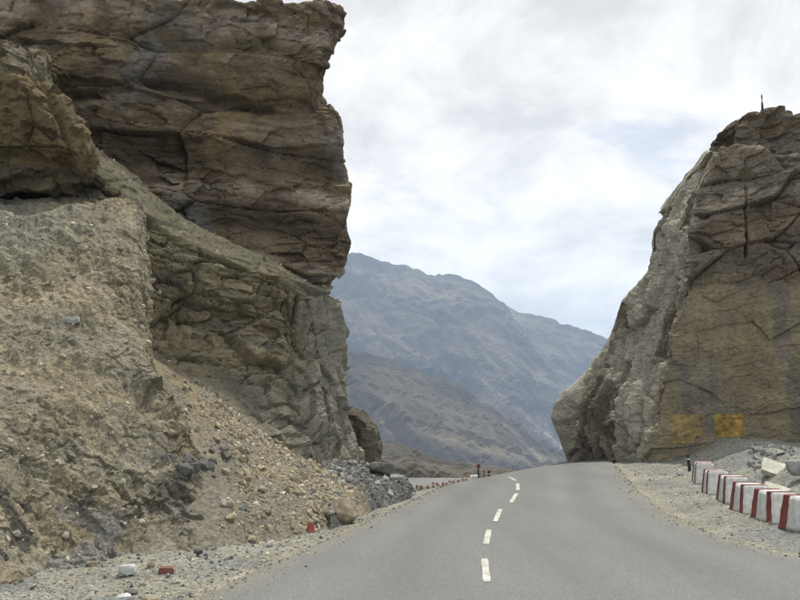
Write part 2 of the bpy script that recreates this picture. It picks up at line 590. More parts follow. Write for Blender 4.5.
def strata_color(P, ns, base_cols, th, seed):
    h = (P @ unit(ns) + 0.5 * fbm(P * 0.3, 4, seed)) / th
    t = 0.5 + 0.9 * perlin(np.stack([h, h * 0.13, np.full_like(h, seed * 0.7)], -1), seed)
    t = np.clip(t + 0.35 * fbm(P * 0.8, 4, seed + 3), 0, 1)
    x = t * (len(base_cols) - 1)
    k = np.minimum(x.astype(int), len(base_cols) - 2); f = (x - k)[..., None]
    B = np.array(base_cols)
    return B[k] * (1 - f) + B[k + 1] * f


RES = 0.042
# --- L1 upper overhanging block
sil = {-30: 341, 5: 341, 30: 341, 52: 333, 80: 320, 96: 323, 110: 340, 130: 344, 150: 344, 180: 351, 225: 348, 243: 352, 262: 346, 292: 332, 330: 322}
rows = []
for y in [330, 292, 262, 243, 225, 180, 150, 130, 110, 96, 80, 52, 30, 5]:
    s = sil[y]
    top = max(0, (30 - y)) / 25.0
    dy = (y < 20) * 1.0
    lo = max(0.0, (y - 150) / 180.0)
    r = [at(-230, y - 60, 20.0), at(-60, y - 40 * dy, 21.3), at(40, y - 22 * dy, 22.4), at(110, y - 8 * dy, 22.6 + 0.6 * lo), at(200, y - 3 * dy, 23.0 + 0.6 * lo),
         at(270, y - 2 * dy, 23.3 + 0.4 * lo), at(s - 14, y, 23.8), at(s, y + 1, 24.4), at(s - 4, y + 3, 25.6), at(s - 25, y + 6, 29.0), at(s - 90, y + 10, 37.0)]
    rows.append(r)
last = rows[-1]
rows.append([p + np.array([-0.25, 1.2, 0.12]) for p in last])
rows.append([p + np.array([-1.2, 6.0, 0.5]) for p in last])
rows.append([p + np.array([-2.5, 16.0, -1.0]) for p in last])
G = grid(rows, RES, 5, {13: 1, 14: 4, 15: 10}, {0: 4, 8: 3, 9: 8})
NS1 = (0.05, -0.14, 1.0)


def l1a(P, P0):
    b1, e1 = blocks(P, (4.6, 2.6, 1.5), NS1, (1, 0.1, 0), 0.5, 11)
    bd, f = beds(P, 1.25, NS1, 0.7, 12, 0.08)
    bd2, f2_ = beds(P, 0.38, NS1, 0.5, 19, 0.15)
    px, py = project(P)
    big = 0.18 * b1 - 0.13 * np.exp(-e1 / 0.03) + 0.22 * bd + 0.06 * bd2 * calm(P)
    # long recessed seam and the notch at the corner
    seam = np.exp(-((py - (96 + 0.05 * (px - 200) + 8 * np.sin(px * 0.03))) / 5.0) ** 2)
    sx_ = np.interp(py, sorted(sil), [sil[k] for k in sorted(sil)])
    big = big * (1 - 0.6 * sstep(26, 6, sx_ - px))
    return big + 0.20 * fbm(P * 0.5, 3, 13) - 0.3 * seam * (px < 330)


def calm(P):
    return 0.3 + 0.8 * sstep(-0.12, 0.28, fbm(P * 0.4, 3, 18))


def l1b(P, P0):
    b2, e2 = blocks(P, (0.95, 0.8, 0.36), NS1, (1, 0.1, 0), 0.6, 14)
    return (0.085 * b2 - 0.09 * np.exp(-e2 / 0.045) * sstep(-0.2, 0.2, fbm(P * 0.6, 2, 9))) * (0.35 + 0.65 * sstep(25.0, 24.0, P[..., 1])) * calm(P) + 0.04 * fbm(P * 1.7, 4, 15, 0.55)


def l1c(P, P0):
    b3, e3 = blocks(P, (0.34, 0.3, 0.13), NS1, (1, 0.1, 0), 0.6, 16)
    return (0.032 * b3 + 0.02 * fbm(P * 7, 3, 17, 0.6)) * calm(P)


G0 = G
G = displace(G, False, [l1a, l1b, l1c])
c1 = strata_color(G, NS1, [lin(84, 72, 55), lin(108, 94, 73), lin(128, 112, 92), lin(100, 87, 63), lin(156, 142, 124)], 0.8, 21)
b2c, e2c = blocks(G0, (0.95, 0.8, 0.36), NS1, (1, 0.1, 0), 0.6, 14)
b1c, e1c = blocks(G0, (4.6, 2.6, 1.5), NS1, (1, 0.1, 0), 0.5, 11)
c1 = c1 * (1 + 0.09 * np.clip(b2c, -1.5, 1.5) + 0.10 * np.clip(b1c, -1.5, 1.5))[..., None]
gr = fbm(G * 0.45, 4, 22)
c1 = mixc(c1, lin(112, 110, 108), sstep(0.12, 0.4, gr) * 0.7)
c1 = mixc(c1, lin(134, 112, 70), sstep(0.15, 0.45, fbm(G * 0.7, 3, 23)) * 0.55)
px, py = project(G)
c1 = mixc(c1, lin(150, 142, 118), sstep(335, 346, px) * sstep(24.6, 25.2, G[..., 1]) * 0.8)  # sunlit flake along the right corner, its brightness painted into the rock tint
child('overhanging_block', G, M_cliff, c1 * 1.08, CL)

# --- L2 lower face with sloping ledge
ledge = [(60, 150, 21.0), (95, 172, 20.4), (140, 208, 20.3), (185, 240, 20.9), (250, 268, 22.0), (300, 286, 22.9), (330, 298, 23.4)]
cols_px = [(60, 20.6), (95, 20.2), (140, 20.2), (185, 20.8), (250, 21.9), (300, 22.9), (330, 23.5)]
lsil = [(300, 341), (330, 344), (362, 345), (400, 349), (430, 352), (462, 355), (505, 356)]
rows = []
for y, sx in reversed(lsil):
    r = []
    for (cx, Y0), (lx, ly, lY) in zip(cols_px, ledge):
        f = (y - 300) / 205.0
        yy = ly + (y - 300) / 205.0 * (505 - ly) if y > 300 else ly
        Yb = Y0 - (1.6 + 4.4 * min(1, max(0, (315 - cx) / 70.0))) * max(0, f - 0.36) - 0.5 * f
        x_ = cx + (sx - 14 - 330) * max(0, (cx - 250) / 80.0) if cx > 250 else cx
        r.append(at(x_, yy, Yb))
    r += [at(sx - 3, y + 1, 24.3 - 1.2 * (y - 300) / 205), at(sx, y + 2, 25.2 - 1.0 * (y - 300) / 205), at(sx - 16, y + 2, 27.0), at(sx - 50, y, 32.0), at(sx - 120, y, 42.0)]
    rows.append(r)
tp = rows[-1]
b1r, b2r = [], []
for (lx, ly, lY), p in zip(ledge, tp):
    wd = 1.0 if lx < 150 else (0.62 if lx < 260 else 0.38)
    b1r.append(at(lx + 4, ly - 19 * wd, lY + 1.0 * wd)); b2r.append(at(lx + 4, ly - 30, lY + 4.5))
for p in tp[7:]:
    b1r.append(p + np.array([-0.5, 0.5, 0.3])); b2r.append(p + np.array([-1.8, 1.5, 0.5]))
rows += [b1r, b2r]
G = grid(rows, RES, 4, {7: 3}, {9: 4, 10: 8})
NS2 = (0.30, -0.2, 1.0)
NSV = (1.0, -0.55, 0.12)


def l2w(P):
    px, py = project(P)
    slab = sstep(275, 310, px)                      # vertical slabs by the corner
    ledgeness = sstep(0.45, 0.7, normals(P)[..., 2])
    return px, py, slab, ledgeness


def lowband_(px, py):
    return sstep(365, 395, py) * sstep(310, 280, px)


def vslabs(P):
    """upright slabs standing side by side at the corner of the face"""
    h = (P @ unit((1.0, 0.45, 0.06)) + 0.25 * fbm(P * 0.4, 2, 29)) / 0.62
    k = np.floor(h); z = np.floor(P[..., 2] / 3.1 + 0.6 * perlin(P * 0.3, 28)).astype(np.int32)
    r = (_hash(k.astype(np.int32), z, z * 0, 27) & np.uint32(65535)) / 65535.0
    return r * 2 - 1, h - k


def l2a(P, P0):
    px, py, slab, lg = l2w(P)
    b1, e1 = blocks(P, (2.2, 1.6, 0.95), NS2, (1, 0.5, 0), 0.5, 31)
    v1, ev = blocks(P, (3.2, 1.2, 0.62), NSV, (0, 0, 1), 0.35, 32)
    a = 0.19 * b1 - 0.2 * np.exp(-e1 / 0.03); vs_, vf = vslabs(P); v = 0.06 * v1 + 0.36 * vs_ + 0.2 * (vf - 0.5)
    v = v * (1 - 0.65 * sstep(338, 352, px))
    a = a * (1 - 0.6 * lowband_(px, py))
    d = a * (1 - slab) + v * slab + 0.22 * fbm(P * 0.6, 4, 33)
    d = d - 0.75 * bump2(px, py, 205, 322, 62, 34) + 0.2 * bump2(px, py, 300, 420, 26, 30)
    ck = np.exp(-((px - 292 - 2 * np.sin(py * 0.2)) / 1.6) ** 2) * sstep(288, 296, py) * sstep(350, 338, py) + np.exp(-((px - 304 + 0.1 * (py - 300)) / 1.4) ** 2) * sstep(288, 296, py) * sstep(330, 318, py)
    return d * (1 - 0.7 * lg) - 0.45 * ck


def l2b(P, P0):
    px, py, slab, lg = l2w(P)
    b2, e2 = blocks(P, (0.8, 0.6, 0.26), NS2, (1, 0.5, 0), 0.6, 34)
    v2, ev = blocks(P, (1.3, 0.45, 0.24), NSV, (0, 0, 1), 0.5, 35)
    a = 0.10 * b2 - 0.10 * np.exp(-e2 / 0.045); v = 0.11 * v2 - 0.11 * np.exp(-ev / 0.045)
    return (a * (1 - slab) + v * slab) * (1 - 0.85 * lg) + 0.035 * fbm(P * 2.0, 4, 36, 0.55)


def l2c(P, P0):
    px, py, slab, lg = l2w(P)
    b3, e3 = blocks(P, (0.3, 0.22, 0.12), NS2, (1, 0.5, 0), 0.6, 37)
    return 0.038 * b3 * (1 - 0.75 * lg) * (1 - 0.5 * lowband_(px, py)) * (1 - 0.7 * slab) + 0.02 * fbm(P * 8, 3, 38, 0.6)


G0 = G
G = displace(G, False, [l2a, l2b, l2c])
px, py, slab, lg = l2w(G)
c2 = strata_color(G, NS2, [lin(104, 96, 76), lin(124, 115, 90), lin(142, 131, 102), lin(116, 111, 98), lin(152, 142, 114)], 0.7, 41)
b2c, e2c = blocks(G0, (0.8, 0.6, 0.26), NS2, (1, 0.5, 0), 0.6, 34)
c2 = c2 * (1 + 0.11 * np.clip(b2c, -1.5, 1.5))[..., None]
c2 = mixc(c2, lin(104, 90, 64), sstep(0.0, 0.35, fbm(G * 0.5, 4, 42)) * 0.5)
c2 = mixc(c2, strata_color(G, NSV, [lin(106, 104, 92), lin(132, 130, 118), lin(112, 104, 80), lin(156, 152, 136)], 0.5, 43), slab * 0.8)
lowband = lowband_(px, py)
vs_, vf = vslabs(G)
c2 = mixc(c2, lin(164, 158, 138), slab * sstep(0.2, 0.6, vs_) * 0.7)
c2 = mixc(c2, strata_color(G, (0.75, -0.2, 0.9), [lin(104, 102, 94), lin(142, 136, 114), lin(96, 92, 82), lin(150, 142, 116)], 0.35, 44), lowband * 0.8)
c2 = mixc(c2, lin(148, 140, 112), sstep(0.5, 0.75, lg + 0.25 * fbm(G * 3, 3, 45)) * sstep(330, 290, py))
child('lower_face', G, M_cliff, c2 * 1.2, CL)
LEDGE = G[(lg > 0.5) & (py < 305) & (G[..., 1] < 24.2)]

# --- L3 bright earth slope standing forward
left = []
spec = [  # (y-lists per column): columns at several px, rows from foot to crown with depth
    (-420, [(700, 6.0), (560, 7.0), (430, 9.0), (320, 11.5), (230, 14.0), (205, 17.0), (190, 24)]),
    (-180, [(640, 7.8), (555, 8.4), (440, 10.0), (330, 12.2), (232, 15.2), (212, 18.0), (195, 24)]),
    (0, [(590, 9.0), (540, 10.6), (450, 11.6), (335, 13.8), (226, 16.8), (208, 19.0), (196, 24)]),
    (60, [(585, 9.6), (545, 11.0), (455, 12.2), (340, 14.2), (222, 17.2), (206, 19.2), (196, 24)]),
    (110, [(580, 10.2), (540, 11.5), (455, 12.9), (345, 14.8), (215, 17.8), (200, 19.4), (190, 24)]),
    (134, [(575, 10.6), (528, 12.3), (452, 13.6), (350, 15.4), (218, 18.3), (203, 19.6), (195, 24)]),
]
colz = []
for cx, pts in spec:
    sh = [0, 8, 22, 3, 0, 0, 0] if cx == 134 else ([0, 6, 14, 3, 0, 0, 0] if cx == 110 else [0] * 7)
    colz.append([at(cx + s, y, Y) for s, (y, Y) in zip(sh, pts)])
colz.append([at(x, y, Y) for x, y, Y in [(195, 570, 11.0), (203, 522, 12.9), (190, 462, 14.4), (142, 362, 16.4), (140, 222, 18.8), (137, 208, 20), (135, 200, 24)]])
colz.append([at(x, y, Y) for x, y, Y in [(222, 562, 11.6), (215, 515, 14.2), (188, 440, 16.4), (139, 345, 18.2), (138, 230, 20.2), (136, 215, 21), (134, 205, 25)]])
colz.append([at(x, y, Y) for x, y, Y in [(230, 550, 13.0), (212, 495, 16.4), (180, 430, 19.0), (140, 345, 21.0), (128, 240, 23.0), (126, 225, 24), (126, 215, 28)]])
rows = [[c[k] for c in colz] for k in range(7)]
for i_, p in enumerate(rows[0]):
    p[2] = -0.7
G = grid(rows, RES * 0.62, 14, {5: 6}, {0: 8, 1: 3})


def l3a(P, P0):
    px, py = project(P)
    low = sstep(400, 470, py)
    rid = fbm(np.stack([P[..., 0] * 0.7 + P[..., 2] * 0.25, P[..., 1] * 0.7, P[..., 2] * 0.22], -1), 4, 52, ridged=True)
    out_, eo = blocks(P, (1.6, 0.9, 0.34), (0.62, -0.25, 0.95), (1, 0.2, -0.6), 0.5, 53)
    d = 0.30 * fbm(P * 0.5, 4, 51) + 0.16 * (rid - 0.3) * (1 - 0.6 * low)
    o2_, eo2 = blocks(P, (0.7, 0.45, 0.14), (0.62, -0.25, 0.95), (1, 0.2, -0.6), 0.5, 50)
    d = d + low * sstep(205, 180, px) * (0.03 * np.maximum(out_, -0.6) + 0.02 * np.maximum(o2_, -0.6) + 0.045 * beds(P, 0.17, (0.60, -0.2, 0.80), 0.22, 64, 0.2)[0] * sstep(-0.25, 0.1, fbm(P * 1.1, 4, 69)))
    return d


def patchy(P):
    return 0.2 + 0.8 * sstep(-0.15, 0.25, fbm(P * 0.8, 3, 45))


def l3b(P, P0):
    px, py = project(P)
    lump, el = blocks(P, (0.5, 0.5, 0.42), (0, 0, 1), (1, 0, 0), 0.8, 54)
    cl = sstep(0.35, 0.9, lump)
    crag = sstep(95, 140, px) * sstep(215, 260, py)
    gul = fbm(np.stack([P[..., 0] * 1.9 + P[..., 2] * 0.95, P[..., 1] * 0.9, P[..., 2] * 0.25], -1), 4, 55, ridged=True)
    bk_, eb = blocks(P, (0.42, 0.36, 0.26), (0.3, -0.2, 1), (1, 0, 0), 0.6, 59)
    led, _l = beds(P, 0.42, (0.25, -0.35, 1.0), 0.5, 47, 0.3)
    gul2 = fbm(np.stack([P[..., 0] * 4.2 + P[..., 2] * 2.0, P[..., 1] * 1.6, P[..., 2] * 0.5], -1), 3, 46, ridged=True)
    return 0.02 * cl + 0.12 * (gul - 0.2) + 0.05 * (gul2 - 0.2) + 0.05 * led * sstep(-0.2, 0.2, fbm(P * 0.9, 3, 48)) + 0.03 * fbm(P * 2.2, 4, 56, 0.6) + (0.012 + 0.06 * crag) * bk_ * patchy(P)


def l3c(P, P0):
    f1, f2, i = worley(P * 8.0, 57)
    st = (i > 0.7) * np.minimum(0.2, np.maximum(0, 0.5 - f1)) * 0.12
    b4, e4 = blocks(P, (0.17, 0.15, 0.12), (0.3, -0.2, 1), (1, 0, 0), 0.6, 60)
    return (st + 0.02 * b4 + 0.012 * fbm(P * 7, 3, 58, 0.65)) * patchy(P)


G = displace(G, False, [l3a, l3b, l3c])
px, py = project(G)
c3 = mixc(np.broadcast_to(lin(162, 150, 120), G.shape), lin(150, 143, 122), sstep(-0.2, 0.3, fbm(G * 0.6, 4, 61)))
c3 = mixc(c3, lin(142, 140, 124), sstep(300, 240, py) * sstep(90, 20, px) * 0.7)
c3 = mixc(c3, lin(184, 172, 138), sstep(0.1, 0.5, fbm(G * 2.4, 4, 62)) * 0.6)
c3 = mixc(c3, lin(116, 108, 86), sstep(0.15, 0.5, fbm(G * 1.5, 4, 63)) * 0.6)
low = sstep(420, 475, py)
dk, ek = blocks(G, (1.6, 0.9, 0.34), (0.62, -0.25, 0.95), (1, 0.2, -0.6), 0.5, 53)
NB = (0.60, -0.2, 0.80)
db, _f = beds(G, 0.17, NB, 0.22, 64, 0.2)
c3 = mixc(c3, lin(78, 76, 69), low * sstep(-0.12, 0.22, 0.55 * db + 1.0 * fbm(G * 1.1, 4, 69)) * 0.92)
c3 = mixc(c3, lin(140, 140, 138), sstep(490, 530, py) * sstep(0.0, 0.25, fbm(G * 1.1, 3, 65)) * 0.8)
child('earth_slope', G, M_earth, c3 * 0.63, CL)
NOSE = G

# --- L4 rounded rock bulge above the slope
rows = []
for y, ys, xs, Yc in [(250, 6, 62, 20.8), (222, 6, 72, 20.6), (200, 0, 84, 20.2), (178, 0, 91, 18.9), (150, 0, 88, 18.3), (122, 0, 68, 18.2), (100, 0, 56, 18.3), (72, 0, 48, 18.6), (56, 0, 38, 19.0)]:
    hol = 1.3 if y > 185 else 0.0
    rows.append([at(-260, y, 16.0), at(-120, y, 17.2), at(-30, y, Yc - 0.2 + hol), at(20, y, Yc + hol), at(xs - 18, y, Yc + 0.3), at(xs, y, Yc + 1.0), at(xs - 5, y, Yc + 3.0), at(xs - 40, y, Yc + 7)])
lt = rows[-1]
rows.append([p + np.array([-0.2, 0.9, 0.25]) for p in lt])
rows.append([p + np.array([-0.8, 5.0, 0.3]) for p in lt])
G = grid(rows, RES, 10, {9: 4}, {0: 4, 6: 5})


def l4a(P, P0):
    b1, e1 = blocks(P, (1.8, 1.4, 1.3), (0.1, -0.1, 1), (1, 0, 0), 0.6, 71)
    return 0.16 * b1 - 0.1 * np.exp(-e1 / 0.03) + 0.28 * fbm(P * 0.6, 4, 72)


def l4b(P, P0):
    return 0.075 * blocks(P, (0.55, 0.45, 0.42), (0.1, 0, 1), (1, 0, 0), 0.5, 75)[0] + 0.03 * blocks(P, (0.22, 0.2, 0.16), (0.1, 0, 1), (1, 0, 0), 0.5, 76)[0] + 0.06 * fbm(P * 2.0, 4, 73, 0.6) + 0.025 * fbm(P * 7, 3, 74)


G = displace(G, False, [l4a, l4b])
c4 = strata_color(G, (0.1, 0, 1), [lin(122, 106, 74), lin(138, 120, 84), lin(116, 108, 90), lin(148, 134, 98)], 0.9, 75)
child('rounded_bulge', G, M_cliff, c4 * 0.84, CL)

# --- L7 square buttress beyond the corner
rows = []
for y, sx in [(500, 381), (470, 380), (445, 379), (430, 377), (423, 371)]:
    rows.append([at(330, y, 27.0), at(350, y, 26.4), at(363, y, 26.0), at(sx - 4, y, 26.2), at(sx, y, 26.8), at(sx - 2, y, 28.5), at(sx - 40, y, 33)])
lt = rows[-1]
rows.append([p + np.array([-0.25, 0.3, 0.25]) for p in lt])
rows.append([p + np.array([-1.2, 3.0, 0.6]) for p in lt])
G = grid(rows, RES, 4)
G = displace(G, False, [lambda P, Q: 0.07 * blocks(P, (0.9, 0.7, 0.8), (0, 0, 1), (1, 0, 0), 0.5, 81)[0] + 0.06 * fbm(P * 1.5, 4, 82), lambda P, Q: 0.5 * l4b(P, Q)])
c7 = strata_color(G, (0.1, 0, 1), [lin(106, 98, 82), lin(126, 118, 98), lin(98, 92, 80)], 0.5, 83)
child('square_buttress', G, M_cliff, c7 * 0.8, CL)

# --- scree fan: real cone of debris below the hollow
def patch_px(pts, res, soft):
    return grid([[at(*p) for p in r] for r in pts], res, soft)


scree_pts = [
    [(120, 560, 11.2), (200, 556, 11.4), (262, 545, 12.0), (312, 528, 13.3), (352, 512, 15.0), (380, 500, 17.0)],
    [(130, 528, 12.2), (205, 520, 12.7), (258, 508, 13.6), (305, 500, 14.9), (338, 494, 16.6), (362, 489, 18.2)],
    [(150, 470, 14.2), (210, 474, 14.4), (248, 470, 15.4), (290, 474, 16.6), (320, 480, 18.0), (345, 482, 19.4)],
    [(140, 410, 15.9), (172, 408, 16.1), (215, 420, 16.6), (254, 438, 17.5), (292, 458, 19.0), (330, 474, 20.5)],
    [(130, 358, 17.8), (152, 360, 17.8), (185, 378, 18.2), (222, 402, 18.9), (262, 434, 20.0), (316, 464, 21.8)],
    [(120, 342, 21.0), (148, 344, 21.0), (182, 364, 21.4), (220, 392, 22.0), (260, 426, 23.0), (310, 458, 24.4)]]
SC = patch_px(scree_pts, 0.042, 10)


def foot_down(Gd, first=True):
    """let the lower rim of a debris fan run out under the gravel"""
    gz_ = ground_z(Gd[..., 0], Gd[..., 1])
    n_ = Gd.shape[0]
    w = sstep(0.16, 0.0, np.arange(n_) / n_)[:, None]
    if not first:
        m_ = Gd.shape[1]
        w = np.maximum(w, sstep(0.55, 0.85, np.arange(m_) / m_)[None, :])
    Gd = Gd.copy()
    h = np.maximum(Gd[..., 2] - gz_, -0.3)
    Gd[..., 2] = gz_ + h * (1 - w) - 0.16 * w
    return Gd


SC = foot_down(SC)
SC = displace(SC, False, [lambda P, Q: 0.10 * fbm(P * 0.8, 3, 91) + 0.03 * fbm(P * 3, 3, 92), lambda P, Q: 0.025 * fbm(P * 9, 3, 93)])
SCN = normals(SC)
px, py = project(SC)
c5 = mixc(np.broadcast_to(lin(146, 134, 106), SC.shape), lin(134, 128, 112), sstep(-0.1, 0.3, fbm(SC * 0.8, 3, 94) + 0.5 * sstep(480, 540, py) * sstep(300, 240, px)))
scree = tag(grid_obj('scree_slope', SC, M_earth, col=c5 * 0.74), kind='structure')

rub_pts = [
    [(330, 528, 13.6), (362, 507, 16.2), (395, 493, 18.8), (414, 489, 20.4), (418, 486, 23.5), (410, 484, 27)],
    [(330, 505, 15.5), (350, 496, 17.8), (378, 483, 20.0), (402, 481, 21.6), (408, 481, 24.2), (404, 481, 28)],
    [(325, 482, 18.5), (342, 477, 20.2), (364, 471, 21.8), (386, 473, 23.2), (396, 475, 25.2), (394, 476, 29)],
    [(320, 462, 21.5), (336, 460, 22.6), (355, 462, 23.8), (372, 465, 25.0), (380, 468, 27.0), (378, 470, 31)]]
RB = foot_down(patch_px(rub_pts, 0.06, 6), False)
RB = displace(RB, False, [lambda P, Q: 0.06 * fbm(P * 1.2, 3, 95) + 0.03 * fbm(P * 5, 3, 96)])
RBN = normals(RB)
tag(grid_obj('rubble_bank', RB, M_gravel, col=np.broadcast_to(lin(104, 104, 100) * 0.7, RB.shape)), kind='structure')

# ------------------------------------------------------------------ right cliff
CR = empty('rock_cliff', (11.0, 30.0, 0.0))
tag(CR, 'brown and grey rock outcrop with yellow painted panels on its smooth lower wall', 'cliff', kind='structure')
rsil = [(520, 566, 642), (465, 569, 648), (432, 559, 651), (418, 553, 654), (402, 556, 658), (370, 579, 664), (330, 604, 674), (300, 614, 684), (270, 640, 690), (230, 644, 696), (205, 664, 702), (175, 684, 709), (153, 700, 716)]
rows = []
for y, s, c in rsil:
    s += 9 if y < 380 else (-3 if y < 450 else 0)
    f = (465 - y) / 312.0
    Ys, Yc = 36.0 - 1.5 * f, 28.6 + 0.6 * f
    m1, m2 = s + (c - s) * 0.35, s + (c - s) * 0.7
    rows.append([at(s + 130, y, 60.0), at(s + 32, y, 44.0), at(s + 3, y, Ys + 1.5), at(s, y, Ys), at(m1, y, Ys - 0.3 * (Ys - Yc)), at(m2, y, Ys - 0.66 * (Ys - Yc)), at(c - 2, y, Yc + 0.5), at(c + 4, y, Yc),
                 at(725, y, 28.5 + 0.5 * f), at(760, y, 28.3 + 0.5 * f), at(800, y, 27.9 + 0.5 * f), at(900, y, 26.8 + 0.6 * f), at(1150, y, 25.0)])
lt = rows[-1]
rows.append([p + np.array([0.1, 0.6, 0.25]) for p in lt])
rows.append([p + np.array([0.6, 2.5, 0.6]) for p in lt])
rows.append([p + np.array([1.0, 10.0, 0.0]) for p in lt])
G = grid(rows, RES * 1.05, 4, {13: 2, 14: 8}, {0: 10, 1: 2, 10: 2.5, 11: 8})
NSR = (-0.22, -0.05, 1.0)
NSF = (-0.8, -0.55, 0.55)


def rw(P):
    px, py = project(P)
    cx = np.interp(py, [r[0] for r in rsil][::-1], [r[2] for r in rsil][::-1])
    side = sstep(7, -7, px - cx + 9 * fbm(P * 0.7, 3, 99))
    low_ = sstep(272, 292, py + 10 * fbm(P * 0.5, 3, 100)) * (1 - side)
    return px, py, side, low_


def rfade(P):
    qx, qy = project(P)
    Ys = 36.0 - 1.5 * (465 - qy) / 312.0
    return sstep(0.2, -1.1, P[..., 1] - Ys) * (1 - sstep(722, 712, qx) * sstep(195, 160, qy))


def slabs(P):
    """leaning slabs side by side along the road side of the outcrop: signed step, position across the slab"""
    h = (P @ unit((-0.12, 1.0, -0.04)) + 0.5 * fbm(P * 0.22, 2, 98)) / 1.05
    k = np.floor(h); z = np.zeros(k.shape, np.int32)
    z = np.floor(P[..., 2] / 4.2 + 0.31 * k + 0.7 * perlin(P * 0.25, 94)).astype(np.int32)
    r = (_hash(k.astype(np.int32), z, z * 0, 97) & np.uint32(65535)) / 65535.0
    return np.where(r > 0.5, 0.25 + r * 0.6, -0.35 - r), h - k


def r1a(P, P0):
    px, py, side, lw = rw(P)
    b1, e1 = blocks(P, (3.0, 2.2, 1.15), NSR, (1, 0, 0.2), 0.5, 101)
    v1, ev = blocks(P, (6.0, 2.4, 1.1), NSF, (0.5, 0.15, 1.0), 0.3, 102)
    up = 0.25 * b1 - 0.24 * np.exp(-e1 / 0.018)
    sd_ = 0.30 * v1 - 0.2 * np.exp(-ev / 0.03)
    sid, sf = slabs(P)
    sd_ = 0.20 * v1 + sid * (sf - 0.5) * 0.62 - 0.25 * np.exp(-np.minimum(sf, 1 - sf) / 0.03) - 0.15 * np.exp(-ev / 0.018)
    wall = 0.10 * fbm(P * 0.4, 3, 103) + 0.05 * b1
    crack = np.exp(-((px - 744 - 2.5 * fbm(P * 1.3, 3, 96)) / 0.9) ** 2) * sstep(185, 195, py) * sstep(262, 250, py)
    base = up * (1 - side) * (1 - lw) + sd_ * side + wall * lw + (0.2 - 0.08 * side) * fbm(P * 0.5, 4, 104) * (1 - lw)
    base = base * rfade(P)
    return base + 0.14 * fbm(P * 0.9, 3, 93) * side - 0.4 * crack * (0.5 + sstep(-0.2, 0.2, fbm(P * 2.2, 2, 95))) - 0.25 * lw * sstep(292, 272, py) + 0.12 * (1 - lw) * (1 - side)


def r1b(P, P0):
    px, py, side, lw = rw(P)
    b2, e2 = blocks(P, (0.9, 0.8, 0.34), NSR, (1, 0, 0.2), 0.6, 105)
    v2, ev = blocks(P, (1.8, 0.6, 0.3), NSF, (0.5, 0.15, 1.0), 0.5, 106)
    a = 0.065 * b2 - 0.05 * np.exp(-e2 / 0.04); v = 0.11 * v2 - 0.08 * np.exp(-ev / 0.045)
    return (a * (1 - side) * (1 - 0.75 * lw) + v * side + (0.055 - 0.025 * lw) * fbm(P * 1.8, 4, 107, 0.58)) * rfade(P)


def r1c(P, P0):
    px, py, side, lw = rw(P)
    b3, e3 = blocks(P, (0.32, 0.28, 0.13), NSR, (1, 0, 0.2), 0.6, 108)
    return (0.026 * b3 * (1 - 0.55 * lw) + 0.016 * fbm(P * 7, 3, 109, 0.6)) * rfade(P)


G = displace(G, False, [r1a, r1b, r1c])
px, py, side, lw = rw(G)
c6 = strata_color(G, NSR, [lin(104, 90, 72), lin(124, 110, 90), lin(112, 104, 92), lin(150, 138, 118), lin(118, 102, 76)], 0.9, 111)
c6 = mixc(c6, strata_color(G, NSF, [lin(122, 118, 106), lin(152, 148, 134), lin(112, 104, 86), lin(170, 166, 152)], 0.7, 112), side)
strk = fbm(np.stack([G[..., 0] * 1.6, G[..., 1] * 1.6, G[..., 2] * 0.18], -1), 4, 113)
cw = mixc(np.broadcast_to(lin(136, 124, 98), G.shape), lin(118, 111, 98), sstep(-0.05, 0.3, strk))
cw = mixc(cw, lin(142, 126, 92), sstep(0.05, 0.35, fbm(G * 0.6, 4, 114)) * 0.6)
c6 = mixc(c6, cw, lw)
vb, _e = slabs(G)
vb = vb * 1.2 - 0.1
c6 = mixc(c6, lin(176, 171, 154), sstep(0.1, 0.7, vb + 0.6 * fbm(G * 0.9 + 5, 4, 115)) * side * 0.75)
c6 = mixc(c6, lin(112, 98, 78), sstep(-0.2, -0.8, vb) * side * 0.4)
child('front_wall', G, M_cliff, c6 * 1.12, CR)
RW = G

# yellow painted panels on the wall: thin coats following the rock
paint_y = rock_mat('yellow_paint', tuple(lin(150, 122, 54)), var=0.5, fine=6.0, bump=0.6, dist=0.03, coarse=1.5)
paint_f = rock_mat('faded_yellow_paint', tuple(lin(140, 120, 74)), var=0.5, fine=5.0, bump=0.6, dist=0.03, coarse=1.5)
paint_d = plain_mat('dark_lettering', tuple(lin(84, 72, 44)), var=0.3)
RWN = normals(RW)
front = (RW[..., 1] < 32) & (side < 0.5)


def coat(name, inside, mat, lift, label=None):
    V = (RW + RWN * lift).reshape(-1, 3)
    q = grid_faces(*RW.shape[:2])
    ok = inside.reshape(-1)[q].all(axis=1)
    q = q[ok]
    u_, inv = np.unique(q, return_inverse=True)
    o = mesh_from(name, V[u_], inv.reshape(-1, 4), mat, CR)
    o.matrix_parent_inverse = Matrix.Translation(-Vector(CR.location))
    if label: o['label'] = label
    return o


wob = 1.6 * fbm(RW * 3, 3, 120)
worn = fbm(RW * 2.5, 4, 121)
coat('painted_panel', front & (np.abs(px + wob - 728.5) < 15.5) & (np.abs(py + wob - 425.5) < 12.3) & (worn > -0.42), paint_y, 0.008, 'bright yellow painted rectangle with faint dark lettering')
coat('painted_panel', front & (np.abs(px + wob - 686) < 17.5) & (np.abs(py + wob - 429) < 15.0) & (worn < 0.16), paint_f, 0.008, 'faded yellow painted rectangle, half worn away')
